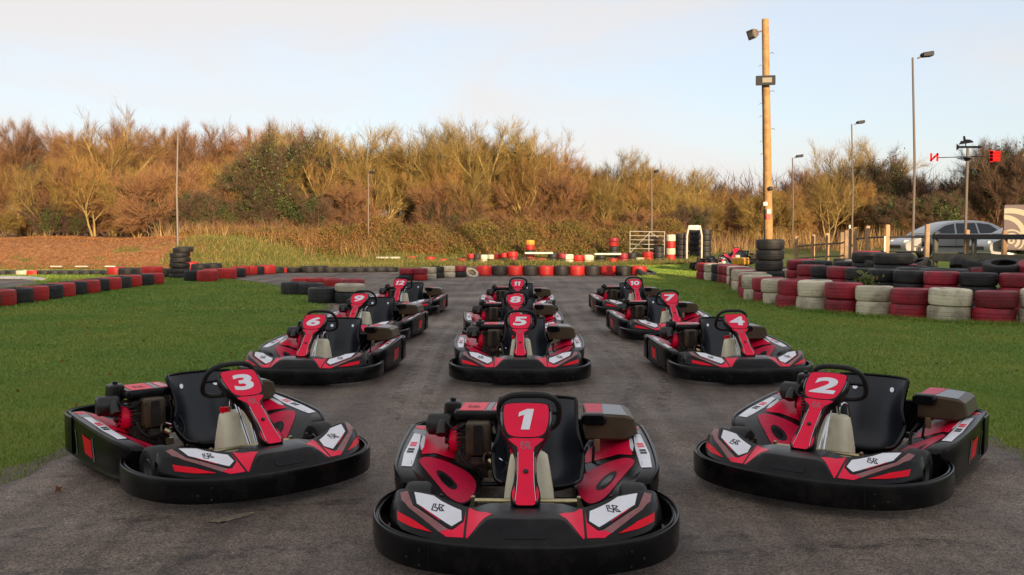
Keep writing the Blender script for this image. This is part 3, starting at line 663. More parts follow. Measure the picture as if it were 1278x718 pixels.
KART, PM, SY = make_kart()
def number_mesh(txt):
    """bold slanted race number lying on the panel"""
    HT = .142 if len(txt) == 1 else .125; mb = MB(); x0 = 0
    for ch in txt:
        if ch == '1':
            P = np.array([(.20, 0), (.50, 0), (.50, 1), (.26, 1), (.0, .84), (.0, .62), (.20, .72)]); P[:, 0] *= 1.0
            v = [(x, y, z) for z in (0, .0012) for x, y in P]; n_ = len(P)
            fs = [tuple(range(n_, 2 * n_))] + [(k, (k + 1) % n_, n_ + (k + 1) % n_, n_ + k) for k in range(n_)]
            v = np.array(v)
        else:
            cu = bpy.data.curves.new('number', 'FONT'); cu.body = ch; cu.size = 1; cu.offset = .036; cu.extrude = .0006; cu.resolution_u = 6
            o = bpy.data.objects.new('number', cu); col.objects.link(o); bpy.context.view_layer.update()
            me = bpy.data.meshes.new_from_object(o.evaluated_get(bpy.context.evaluated_depsgraph_get())); bpy.data.objects.remove(o)
            v = np.array([q.co[:] for q in me.vertices]); v -= v.min(0); v[:, :2] /= v[:, 1].max(); v[:, 0] *= 1.62
            v[:, 2] = np.where(v[:, 2] > .0005, .0012, 0); fs = [tuple(p.vertices) for p in me.polygons]
        w = v[:, 0].max(); v = v.copy(); v[:, 0] = (v[:, 0] + x0) * HT * (1 if len(txt) == 1 else .80) + .16 * v[:, 1] * HT; v[:, 1] *= HT
        mb.add(v, fs); x0 += w + .12
    me = bpy.data.meshes.new('number'); me.from_pydata(mb.v, [], mb.f); a = np.array(mb.v); c = (a.min(0) + a.max(0)) / 2
    me.transform(PM @ Matrix.Translation((0, .548 * SY, .0062)) @ Matrix.Translation((-c[0], -c[1], 0)))
    me.materials.append(M['kart_white']); return me

KARTS = {  # number: x, y of the kart's origin, heading (degrees, + turns its nose to the picture's right)
    1: (.08, 5.12, -1.2), 2: (2.183, 6.10, -35.8), 3: (-1.979, 6.20, 40.5), 4: (2.373, 10.43, 4.7), 5: (.082, 10.41, .3), 6: (-2.068, 10.36, -5.5), 7: (2.275, 14.05, 3.9),
    8: (.03, 13.67, 2.5), 9: (-2.14, 13.86, -8), 10: (2.305, 18.07, 1.7), 11: (.104, 17.87, -.3), 12: (-2.084, 18.14, -4.5)}
NW = 'zero one two three four five six seven eight nine ten eleven twelve'.split()
place_words = {1: 'leading the formation on the asphalt', 2: 'angled beside the right grass edge behind number 1', 3: 'angled beside the left grass edge behind number 1',
               4: 'between numbers 2 and 7', 5: 'straight behind number 1', 6: 'between numbers 3 and 9', 7: 'between numbers 4 and 10', 8: 'between numbers 5 and 11',
               9: 'between numbers 6 and 12', 10: 'at the back behind number 7', 11: 'at the back behind number 8', 12: 'at the back behind number 9'}
first = True
for num, (x, y, a) in KARTS.items():
    o = KART if first else copy_tree(KART); first = False
    o.location = (x, y, .0045); o.rotation_euler = (0, 0, R(a))
    tag(o, f'red and black kart number {NW[num]}, ' + ' '.join(NW[int(q)] if q.isdigit() else q for q in place_words[num].split()), 'racing kart', 'numbered karts lined up on the asphalt')
    KARTS[num] = (o,)
for num, (o,) in KARTS.items():
    sp = [c for c in o.children if c.name.startswith('steering_panel')][0]
    n_ = link('number', number_mesh(str(num)), None, sp); n_['label'] = f'white italic number {num}'

# ------------------------------------------------------------------ tyres
def tyre_mesh(r=.34, h=.28):
    p = [(.60, .14), (.60, .05), (.70, .0), (.88, .01), (.965, .06), (1.0, .20), (1.005, .36), (.988, .38), (.988, .40), (1.008, .42), (1.008, .58), (.988, .60), (.988, .62), (1.005, .64), (1.0, .80),
         (.965, .94), (.88, .99), (.70, 1.0), (.60, .95), (.60, .86), (.64, .84), (.92, .80), (.92, .20), (.64, .16), (.60, .14)]
    mb = MB().lathe([(a * r, b * h) for a, b in p], 26)
    return mb.mesh('tyre', 40)
TY = {}
for k in ('tyre_black', 'tyre_red', 'tyre_crimson', 'tyre_white', 'tyre_cream', 'tyre_yellow'):
    me = tyre_mesh(); me.materials.append(M[k]); TY[k] = me
CW = {'tyre_black': 'black unpainted', 'tyre_red': 'bright red painted', 'tyre_crimson': 'faded crimson painted', 'tyre_white': 'dirty white painted', 'tyre_cream': 'cream painted', 'tyre_yellow': 'yellow painted'}
def tyre(x, y, k, where, group, z=0.0, r=.34, h=.28, tilt=None):
    o = bpy.data.objects.new('tyre', TY[k]); col.objects.link(o)
    o.scale = (r / .34, r / .34, h / .28); o.location = (x, y, z)
    o.rotation_euler = tilt if tilt else (random.uniform(-.012, .012), random.uniform(-.012, .012), random.uniform(0, 6.28))
    tag(o, f'{CW[k]} tyre {where}', 'tyre', group); return o
def along(poly, step):
    out = []; carry = 0
    P = [Vector(p) for p in poly]
    for a, b in zip(P[:-1], P[1:]):
        d = (b - a).length; t = carry
        while t < d: out.append(a + (b - a) * t / d); t += step
        carry = t - d
    return out

# right-hand wall: two courses of red and white tyres, curving away
WALL = [(10.0, 16.15), (9.25, 16.5), (8.45, 16.85), (7.8, 17.25), (7.35, 17.8), (6.9, 18.3), (6.5, 18.8), (6.12, 19.4), (5.9, 20.2), (5.78, 21.0), (5.75, 21.9), (5.9, 22.8), (6.15, 23.8)]
WALL = [(x * k, y * k) for (x, y), k in zip(WALL, (.962, .962, .962, .963, .966, .97, .975, .98, .985, .99, .99, 1, 1))]      # along the sight lines, down to the foot line seen in the grass
pts = along(catmull(WALL, 6), .715)
for i, p in enumerate(pts):
    k = ('tyre_crimson', 'tyre_white')[i % 2]
    for lv in (0, 1):
        tyre(p.x + random.uniform(-.035, .035), p.y + random.uniform(-.035, .035), k, 'in the ' + ('lower' if lv == 0 else 'upper') + ' course of the red and white wall', 'red and white tyre wall', (-.02 if lv == 0 else .275) + random.uniform(-.012, .012),   .352 + random.uniform(-.012, .006), .295 + lv * random.uniform(-.01, .03), (random.uniform(-.03, .03), random.uniform(-.03, .03), random.uniform(0, 6.28)))
pts = along(catmull([(6.25, 25.2), (6.7, 27.5), (6.75, 29.6), (6.5, 31.4)], 6), .69)
for i, p in enumerate(pts):
    k = ('tyre_white', 'tyre_crimson', 'tyre_crimson', 'tyre_black')[i % 4]
    for lv in (0, 1): tyre(p.x, p.y, k, 'in the far curving end of the right wall beyond the pole', 'far end of the right tyre wall', lv * .282, .336)
# second row behind it: three courses of crimson and black
pts = along(catmull([(10.9, 17.2), (9.6, 17.9), (8.6, 18.8), (7.9, 20.1), (7.45, 21.6), (7.2, 23.1)], 6), .70)
for i, p in enumerate(pts):
    for lv in range(3):
        k = 'tyre_black' if i in (5, 6) else ('tyre_crimson', 'tyre_black')[i % 2]
        tyre(p.x, p.y, k, 'in the three-high row standing behind the red and white wall', 'second tyre row on the right', lv * .262, .34, .26)
# jumble behind: big black tyres and dull ones lying about
for i, (px, py, Y, r, k, n) in enumerate([(1150, 331, 20.4, .52, 'tyre_black', 1), (1178, 334, 19.6, .48, 'tyre_black', 1), (1115, 327, 22.3, .45, 'tyre_black', 1), (1085, 325, 23.6, .42, 'tyre_black', 1),
                                        (1060, 327, 24.6, .4, 'tyre_black', 1), (1082, 318, 25.4, .36, 'tyre_crimson', 1), (1020, 327, 25.4, .40, 'tyre_black', 1), (1000, 328, 26.2, .40, 'tyre_crimson', 1)]):
    p = at(px, py, Y=Y); base = max(0, p.z - .26)
    lv = 0
    while lv * .27 < p.z - .05: tyre(p.x, p.y, k, 'in the jumble of large tyres before the wooden fence', 'jumbled tyres before the fence', lv * .27, r, .265); lv += 1
for i in range(26):
    px = 925 + (i % 13) * 16 + random.uniform(-3, 3); Y = 26.8 + (i // 13) * 1.5 + random.uniform(-.15, .15)
    p = at(px, 320, Y=Y)
    if abs(p.x - 6.85) < .75 and p.y < 27.4: continue
    if abs(p.x - 7.05) < .9 and 24 < p.y < 32: continue
    for lv in range(2 + (i % 3 == 0)):
        tyre(p.x, p.y, ('tyre_crimson', 'tyre_black', 'tyre_black', 'tyre_crimson', 'tyre_white')[i % 5], 'in the dark rows of stacks beside the wooden pole', 'tyre stacks beside the pole', hz(p.x, p.y) + lv * .262, .30, .26)
for i in range(20):
    t = i / 19; x = 8.6 + 2.9 * (1 - t) ** 1.1 + random.uniform(-.2, .2); y = 23.4 - 4.2 * (1 - t) + random.uniform(-.15, .15) + (i % 2) * .75
    tyre(x + .35 + (i % 2) * .5, y, 'tyre_black' if i % 4 else 'tyre_crimson', 'thrown on the messy pile behind the three-high row', 'messy pile behind the crimson row', .42 + random.uniform(-.05, .3), random.uniform(.33, .46), random.uniform(.2, .28), (random.uniform(-.35, .35), random.uniform(-.35, .35), i))
    tyre(x + .35 + (i % 2) * .5, y, 'tyre_black', 'lying under the messy pile behind the three-high row', 'messy pile behind the crimson row', 0, .36, .27)
# stack round the foot of the wooden pole
POLE = at(961, 300, Y=25.0); POLE.z = 0
for lv in range(5): tyre(POLE.x + random.uniform(-.02, .02), POLE.y, 'tyre_black', 'in the tall stack round the foot of the wooden pole', 'stack at the pole foot', lv * .278, .40 if lv < 2 else .365, .276)

# left row: red and black
G = 'left red and black tyre row'
pts = along(catmull([(-10.9, 17.2), (-10.95, 20), (-11.0, 23), (-11.05, 26), (-10.9, 28.8)], 6), .70)
for i, p in enumerate(pts): tyre(p.x + random.uniform(-.03, .03), p.y, ('tyre_red', 'tyre_black')[i % 2], 'in the long row along the left edge of the lawn', G, 0, .345, .34)
for (px, py, k, h, z) in [(190, 350, 'tyre_white', .2, 0), (190, 350, 'tyre_red', .26, .2), (176, 345, 'tyre_black', .3, 0), (160, 344, 'tyre_black', .28, 0), (146, 343.5, 'tyre_red', .3, 0), (205, 346, 'tyre_black', .3, 0)]:
    p = at(px, py); tyre(p.x, p.y, k, 'in the cluster beside the leaning tyre tower', 'tyres beside the leaning tower', z, .34, h)
p = at(221, 347)
lean = [0, .0, .01, .03, .02, .06]
for lv in range(6): tyre(p.x + .12 + lean[lv] * lv * .5, p.y - .1, 'tyre_black', 'in the tall leaning tower of black tyres', 'leaning black tower', lv * .178, .34, .176, (R(2 * (lv % 3)), R(3 if lv > 2 else -1), lv))
for (px, py, k, h) in [(243, 351, 'tyre_black', .34), (259, 351.5, 'tyre_red', .36), (265, 346.5, 'tyre_red', .30), (250, 343.5, 'tyre_black', .42), (237, 341.5, 'tyre_red', .45), (266, 342.5, 'tyre_black', .42),
                       (283, 348, 'tyre_red', .36), (295, 346, 'tyre_black', .32), (301, 344, 'tyre_red', .34), (310, 343, 'tyre_red', .33), (319, 342.5, 'tyre_black', .3), (333, 342, 'tyre_red', .34), (344, 341, 'tyre_black', .24)]:
    p = at(px, py); tyre(p.x, p.y, k, 'in the short row bending right from the leaning tower', 'tyres bending right from the tower', 0, .33, h)
for i, px in enumerate([352, 365, 386, 399, 412, 424, 436, 449, 462, 475, 487]):
    p = at(px, 340.5 - .1 * i); tyre(p.x, p.y, 'tyre_red' if i == 0 else 'tyre_black', 'in the low flat row below the grassy bank', 'low row below the grassy bank', 0, .33, .2 + .06 * (i in (2, 3)))
# far left row below the earth bank
for i, px in enumerate(range(-8, 150, 13)):
    p = at(px, 343.2); tyre(p.x, p.y, ['tyre_cream', 'tyre_black', 'tyre_black', 'tyre_cream', 'tyre_red'][i] if i < 5 else 'tyre_black', 'in the low row below the brown earth bank', 'low row below the earth bank', 0, .33, .17)
for px0, px1 in ((64, 80), (95, 112), (132, 146)):
    a, b = at(px0, 339.5, Y=38.2), at(px1, 339, Y=38.4)
    tag(MB().box(((a.x + b.x) / 2, a.y, .195), ((b - a).length, .10, .04)).build('white_board', 'white_paint', bevel=.008), 'white board lying on the low black tyres below the earth bank', 'board', 'boards on the low tyres')
# little cluster at the lawn's tip
for (px, py, k, h, r, z) in [(404, 377.5, 'tyre_black', .34, .345, 0), (437, 378.5, 'tyre_black', .26, .33, 0), (437, 378.5, 'tyre_cream', .17, .33, .262), (368, 367.5, 'tyre_black', .32, .345, 0), (388, 368, 'tyre_black', .30, .345, 0),
                             (378, 358, 'tyre_red', .26, .33, 0), (399, 358.5, 'tyre_red', .27, .33, 0), (417, 359, 'tyre_red', .26, .33, 0), (440, 363, 'tyre_crimson', .32, .33, 0)]:
    p = at(px, py); tyre(p.x, p.y, k, 'in the small cluster at the tip of the left lawn', 'cluster at the lawn tip', z, r, h)
# back row
GB = 'red and black row across the back of the asphalt'
for i in range(11):
    p = at(604 + i * 19.3, 344); tyre(p.x, p.y, ('tyre_red', 'tyre_black')[i % 2], 'in the single row across the back of the asphalt', GB, 0, .283, .36)
p = at(806, 344.5); tyre(p.x, p.y, 'tyre_black', 'tilted over at the grass end of the back row', 'tilted end tyre', .0, .36, .2, (R(10), R(12), 0))
for (px, py, k1, k2) in [(508, 350, 'tyre_black', 'tyre_crimson'), (524, 350, 'tyre_red', 'tyre_crimson'), (535, 348.5, 'tyre_cream', 'tyre_cream'), (545, 347, 'tyre_black', 'tyre_black'), (559, 346.5, 'tyre_cream', 'tyre_cream'), (573, 346, 'tyre_black', 'tyre_crimson')]:
    p = at(px, py)
    tyre(p.x, p.y, k1, 'in the two-high stacks left of the back row', 'stacks left of the back row', 0, .26, .2); tyre(p.x, p.y, k2, 'in the two-high stacks left of the back row', 'stacks left of the back row', .202, .26, .2)
p = at(587, 345.5); tyre(p.x, p.y, 'tyre_cream', 'tipped on its side beside the first red tyre of the back row', 'tipped tyre', .02, .25, .2, (R(35), R(25), 0))
# second line beyond, at the foot of the brambles
def back(px, Y, k, n=1, r=.30, h=.25, where='at the foot of the brambles beyond the back row', grp='tyres at the foot of the brambles'):
    p = at(px, 330, Y=Y)
    for lv in range(n): tyre(p.x, p.y, k if isinstance(k, str) else k[lv % len(k)], where, grp, hz(p.x, p.y) + lv * (h + .002), r, h)
for i, px in enumerate([514, 537, 553, 566, 577, 588, 596, 604.5, 613, 621, 629]):
    back(px, 46.0 - .06 * i, ['tyre_red', 'tyre_red', 'tyre_red', 'tyre_black', 'tyre_red', ('tyre_black', 'tyre_red'), 'tyre_black', 'tyre_cream', ('tyre_black', 'tyre_cream'), ('tyre_crimson', 'tyre_red'), ('tyre_black', 'tyre_red')][i], 1 if i < 5 else 2, .19 if i > 4 else .24, .22)
for px, k, n in [(640, ('tyre_crimson', 'tyre_red'), 2), (652, 'tyre_black', 1), (664, 'tyre_crimson', 1), (676, 'tyre_red', 1), (690, ('tyre_black', 'tyre_black'), 2), (702, ('tyre_black', 'tyre_crimson'), 2), (722, 'tyre_red', 2), (709.5, 'tyre_cream', 2), (735, 'tyre_cream', 2),
                 (750, 'tyre_black', 2), (765, ('tyre_red', 'tyre_crimson'), 1), (778, 'tyre_crimson', 2), (789, 'tyre_black', 2), (798, 'tyre_cream', 1), (808, 'tyre_red', 2), (822, ('tyre_black',), 3)]:
    back(px, 45.2, k, n, .245, .25)
back(661.5, 46.2, ('tyre_red', 'tyre_black', 'tyre_red', 'tyre_yellow'), 4, .22, .24, 'in the narrow stack with a yellow top below the brambles', 'yellow topped stack')
back(766, 46.4, ('tyre_black', 'tyre_black', 'tyre_black', 'tyre_red', 'tyre_crimson'), 5, .23, .21, 'in the narrow red topped stack near the metal gate', 'red topped stack')
for px0, px1, py, Y in ((655, 690, 322, 44.8), (742, 775, 320, 44.8), (470, 500, 322, 46.2)):
    a, b = at(px0, py, Y=Y), at(px1, py, Y=Y)
    zt = .53 if px0 > 600 else .12
    tag(MB().box(((a.x + b.x) / 2, Y, hz(a.x, Y) + zt), ((b - a).length, .22, .085), rz=random.uniform(-.06, .06)).build('white_plank', 'white_paint', bevel=.01), 'thick white plank laid over tyres at the foot of the brambles', 'plank', 'planks at the brambles')
# tall columns by the white arch
def column(px, Y, ks, r, h, where, grp):
    p = at(px, 330, Y=Y); b = hz(p.x, p.y)
    for lv, k in enumerate(ks): tyre(p.x, p.y, k, where, grp, b + lv * (h + .002), r, h)
column(837, 46.0, ['tyre_red', 'tyre_cream', 'tyre_red', 'tyre_cream'], .225, .33, 'in the slim red and white column beside the metal gate', 'red and white column')
column(851, 46.3, ['tyre_black'] * 5, .30, .275, 'in the tall black column beside the red and white one', 'black column by the arch')
column(866.5, 47.6, ['tyre_black'] * 5, .27, .275, 'in the tall black column standing inside the white arch', 'black column in the arch')
column(880.5, 46.6, ['tyre_black'] * 5, .27, .275, 'in the tall black column at the far side of the white arch', 'black column beyond the arch')
def arch():
    r = empty('white_arch', (0, 0, 0)); a, b = at(857, 330, Y=45.75), at(875.5, 330, Y=45.75)
    za = hz(a.x, 45.75); r.location = ((a.x + b.x) / 2, 45.75, za); w = (b.x - a.x) / 2; t = 1.92 - za
    for s in (-1, 1): MB().tube([(s * w, 0, -.05), (s * w, 0, t - .5), (s * w * .72, 0, t)], .045, 8).build('leg', 'white_paint', r)
    MB().box((0, 0, t - .10), (w * 1.55, .10, .22), taper=.88).build('top_beam', 'white_paint', r, bevel=.03)
    tag(r, 'white tubular arch framing a column of black tyres', 'arch')
arch()
def gate():
    a, b = at(786, 330, Y=47.2), at(829, 330, Y=47.2); r = empty('metal_gate', (a.x, 47.2, hz(a.x, 47.2))); w = b.x - a.x
    for x in (0, w * .55, w): MB().tube([(x, 0, 0), (x, 0, 1.25)], .022, 6).build('upright', 'galvanised', r)
    for z in (.15, .38, .6, .82, 1.03, 1.24): MB().tube([(0, 0, z), (w, 0, z - .02)], .018, 6).build('rail', 'galvanised', r)
    for x0, x1 in ((0, w * .6), (w * .6, w)): MB().tube([(x0, .03, .15 if x0 == 0 else 1.2), (x1, .03, 1.22 if x0 == 0 else .7)], .016, 6).build('brace', 'galvanised', r)
    tag(r, 'galvanised five bar field gate beside the red and white column', 'gate')
gate()

# ------------------------------------------------------------------ poles and lamps
def wooden_pole():
    top = at(955, 24, Y=25); r = empty('utility_pole', (POLE.x, POLE.y, 0)); dx = top.x - POLE.x; t = top.z
    def c(z): return Vector((dx * z / t, 0, z))
    MB().tube([c(0), c(t * .5), c(t)], [.125, .108, .088], 14).build('shaft', 'pole_wood', r)
    def flood(z, side, nm, mt):
        f = empty(nm, c(z)); f.parent = r
        MB().loft([[(x, y, zz) for x, zz in rrect(0, 0, w, h, .02)] for y, w, h in ((-.20, .50 if side == 0 else .34, .25), (-.16, .50 if side == 0 else .34, .25), (-.06, .3, .16), (-.02, .2, .12))]).build('housing', mt, f)
        MB().box((.04, -.205, 0), (.24 if side == 0 else .20, .012, .13)).build('lens', 'lamp_glass', f)
        return f
    f1 = flood(t - 1.66, 0, 'floodlight', 'lamp_grey'); f1.location.x -= .05; f1.rotation_euler = (R(-8), 0, R(-12)); f1.location.y = -.09
    f2 = flood(t - .35, 1, 'floodlight', 'steel_pole'); f2.location.x -= .22; f2.rotation_euler = (R(20), 0, R(-75))
    MB().tube([c(t - .30) , c(t - .33) + Vector((-.2, 0, 0))], .02, 6).build('bracket', 'steel_pole', r)
    for i in range(9):
        z = t - .9 - i * .33; s = 1 if i % 3 == 0 else -1; p = c(z)
        MB().tube([p + Vector((s * .09, -.03, 0)), p + Vector((s * .16, -.05, .03)), p + Vector((s * .20, -.05, -.01))], .008, 5).build('step_nail', 'steel_pole', r)
    MB().tube([c(z) + Vector((-.115 - .004 * math.sin(z * 5), -.05, 0)) for z in np.linspace(.3, t - 1.6, 24)], .014, 6).build('cable', 'frame_black', r)
    MB().box(c(2.32) + Vector((-.10, -.12, 0)), (.11, .05, .10)).build('switch_box', 'white_paint', r, bevel=.008)
    MB().box(c(2.12) + Vector((-.02, -.14, 0)), (.11, .05, .12)).build('switch_box', 'white_paint', r, bevel=.008)
    MB().box(c(1.98) + Vector((-.03, -.14, 0)), (.11, .05, .12)).build('junction_box', 'lamp_red', r, bevel=.008)
    MB().lathe([(0, -.06), (.05, -.06), (.06, .02), (.03, .06), (0, .06)], 12, Matrix.Translation(c(2.72) + Vector((.03, -.14, 0))) @ Matrix.Rotation(R(80), 4, 'X')).build('camera_housing', 'lamp_grey', r)
    tag(r, 'tall weathered wooden pole with floodlights standing in a tyre stack', 'utility pole')
wooden_pole()
def lamp(px, ytop, ybase, Y, label, side=1, r0=.055, head=.42):
    b = at(px, ybase, Y=Y); t = at(px, ytop, Y=Y); g = hz(b.x, Y)
    r = empty('lamp_post', (b.x, Y, g)); h = t.z - g
    MB().tube([(0, 0, -.1), (0, 0, h * .5), (t.x - b.x, 0, h)], [r0 * 1.15, r0, r0 * .8], 8).build('pole', 'steel_pole', r)
    if head:
        MB().tube([(0, 0, h - .03), (side * .14, -.03, h + .03)], r0 * .6, 6).build('arm', 'steel_pole', r)
        MB().loft([[(side * x, y, z) for y, z in rrect(-.03, h + .06 + x * .12, w, w * .5, .03)] for x, w in ((.10, .14), (.16, .30), (.16 + head, .34), (.2 + head, .24))]).build('lamp_head', 'lamp_grey', r)
    tag(r, label, 'lamp post')
lamp(1139, 72, 310, 33, 'tallest slim steel lamp post, rising beside the silver car', 1, .045, .32)
lamp(1063, 155, 305, 52, 'slim lamp post in front of the bushy bare tree behind the fence', 1, .045, .34)
lamp(989, 197, 305, 58, 'short thin lamp post just right of the wooden pole', 1, .045, .34)
lamp(813, 216, 310, 50, 'dark slim post rising behind the metal gate', 1, .05, .12)
lamp(460, 217, 312, 50, 'thin leaning pale post in the dry brambles', 1, .04, .10)
lamp(222, 166, 310, 42, 'thin pale post on the earth bank behind the leaning tyres', 1, .05, 0)

def vane():
    Y = 27.; b = at(1204, 320, Y=Y); t = at(1206, 185, Y=Y); g = hz(b.x, Y)
    r = empty('weather_vane', (b.x, Y, g)); h = t.z - g; k = Y / FPX
    MB().tube([(0, 0, -.1), (0, 0, h)], .04, 8).build('mast', 'steel_pole', r)
    MB().lathe([(.02, -.54), (.13, -.42), (0, -.42)], 4, Matrix.Translation((0, 0, h + .14))).build('collar', 'vane_black', r)
    za = h - .26
    MB().tube([(-.85, 0, za - .01), (.75, 0, za + .03)], .012, 6).build('cross_arm', 'frame_black', r)
    MB().tube([(0, -.6, za), (0, .6, za)], .012, 6).build('cross_arm', 'frame_black', r)
    # direction letters: a zigzag W at one end, a block E at the other
    w = MB()
    for q in ribbon([(-.09, .09), (-.09, -.09), (0, .0), (.09, .09), (.09, -.09)][::1], .05): w.prism([(p.x, p.y) for p in q], Matrix.Translation((-.95, .01, za)) @ Matrix.Rotation(R(90), 4, 'X'), .02)
    w.build('compass_letter', 'vane_red', r)
    e = MB()
    for q in ribbon([(-.1, -.12), (-.1, .12)], .09) + ribbon([(-.1, .10), (.11, .10)], .085) + ribbon([(-.1, 0), (.11, 0)], .085) + ribbon([(-.1, -.10), (.11, -.10)], .085): e.prism([(p.x, p.y) for p in q], Matrix.Translation((.78, .01, za + .03)) @ Matrix.Rotation(R(90), 4, 'X'), .02)
    e.build('compass_letter', 'vane_red', r)
    MB().box((.06, 0, h + .03), (.56, .03, .06)).build('arrow', 'vane_black', r)
    MB().prism([(-.30, -.10), (-.18, 0), (-.30, .09)], Matrix.Translation((-.02, .01, h + .03)) @ Matrix.Rotation(R(90), 4, 'X'), .02).build('arrow_tail', 'vane_black', r)
    MB().prism([(.30, -.06), (.42, 0), (.30, .06)], Matrix.Translation((0, .01, h + .03)) @ Matrix.Rotation(R(90), 4, 'X'), .02).build('arrow_head', 'vane_black', r)
    MB().prism([(-.22, .0), (-.14, .10), (-.08, .08), (-.07, .22), (-.02, .22), (-.01, .12), (.10, .10), (.18, .05), (.20, 0)], Matrix.Translation((-.04, .01, h + .13)) @ Matrix.Rotation(R(-8), 4, 'Y') @ Matrix.Rotation(R(90), 4, 'X'), .02).build('kart_silhouette', 'vane_black', r)
    MB().tube([(-.06, 0, h), (-.06, 0, h + .16)], .015, 6).build('pin', 'vane_black', r)
    tag(r, 'weather vane on a mast with red compass letters and black racing silhouette', 'weather vane')
vane()

# ------------------------------------------------------------------ fences
def fence():
    r = empty('post_and_rail_fence', (at(1060, 320, Y=28).x, 28, 0)); ox, oy = r.location.x, r.location.y
    posts = [(994, 295, 33), (1015, 293, 32.2), (1033, 291, 31.4), (1051, 290, 30.6), (1056.5, 287.5, 29.8), (1063, 285, 29.2), (1067.5, 284, 28.9), (1083, 282, 28.4), (1108, 280.5, 27.6), (1157.5, 280, 26.4)]
    pos = []
    for px, py, Y in posts:
        t = at(px, py, Y=Y); g = hz(t.x, Y); pos.append((t.x - ox, Y - oy, t.z))
        MB().box((t.x - ox, Y - oy, (t.z + g - .1) / 2), (.115, .10, t.z - g + .1), rz=random.uniform(-.2, .2)).build('post', 'post_wood', r, bevel=.012)
    for dz in (.36, .78):
        for a, b in zip(pos[:-1], pos[1:]):
            if abs(a[0] - b[0]) < .12: continue
            MB().tube([(a[0], a[1] + .06, a[2] - dz), (b[0], b[1] + .06, b[2] - dz)], .028, 6).build('rail', 'grey_wood', r)
    p = at(1104.5, 296, Y=27.4); MB().box((p.x - ox, p.y - oy, p.z - .2), (.05, .03, .45)).build('marker', 'white_paint', r)
    p = at(1060.5, 281, Y=29.3); MB().box((p.x - ox, p.y - oy, p.z - .5), (.05, .03, 1.0)).build('marker', 'white_paint', r)
    tag(r, 'weathered wooden post and rail fence running past the silver car', 'fence')
    r = empty('guard_rail', (at(1215, 330, Y=23).x, 23, 0)); ox, oy = r.location.x, r.location.y
    pp = []
    for px, Y, py, m_ in ((1168, 23.5, 291, 'grey_wood'), (1207, 22.8, 287, 'post_wood'), (1216, 22.6, 293, 'grey_wood'), (1254, 21.8, 288, 'post_wood'), (1300, 21.0, 286, 'grey_wood')):
        t = at(px, py, Y=Y); pp.append((t.x - ox, Y - oy)); g = hz(t.x, Y)
        MB().box((t.x - ox, Y - oy, (t.z + g) / 2), (.10, .10, t.z - g)).build('post', m_, r, bevel=.012)
    for z, w in ((1.46, .12), (.95, .20)):
        a, b = pp[0], pp[-1]; d = Vector((b[0] - a[0], b[1] - a[1])); ang = math.atan2(d.y, d.x)
        MB().box(((a[0] + b[0]) / 2, (a[1] + b[1]) / 2 - .10, z), (d.length + .3, .05, w), rz=ang).build('rail', 'lamp_grey' if z > 1.2 else 'grey_wood', r, bevel=.01)
    tag(r, 'dark guard rail on short posts in front of the parked silver car', 'guard rail')
fence()

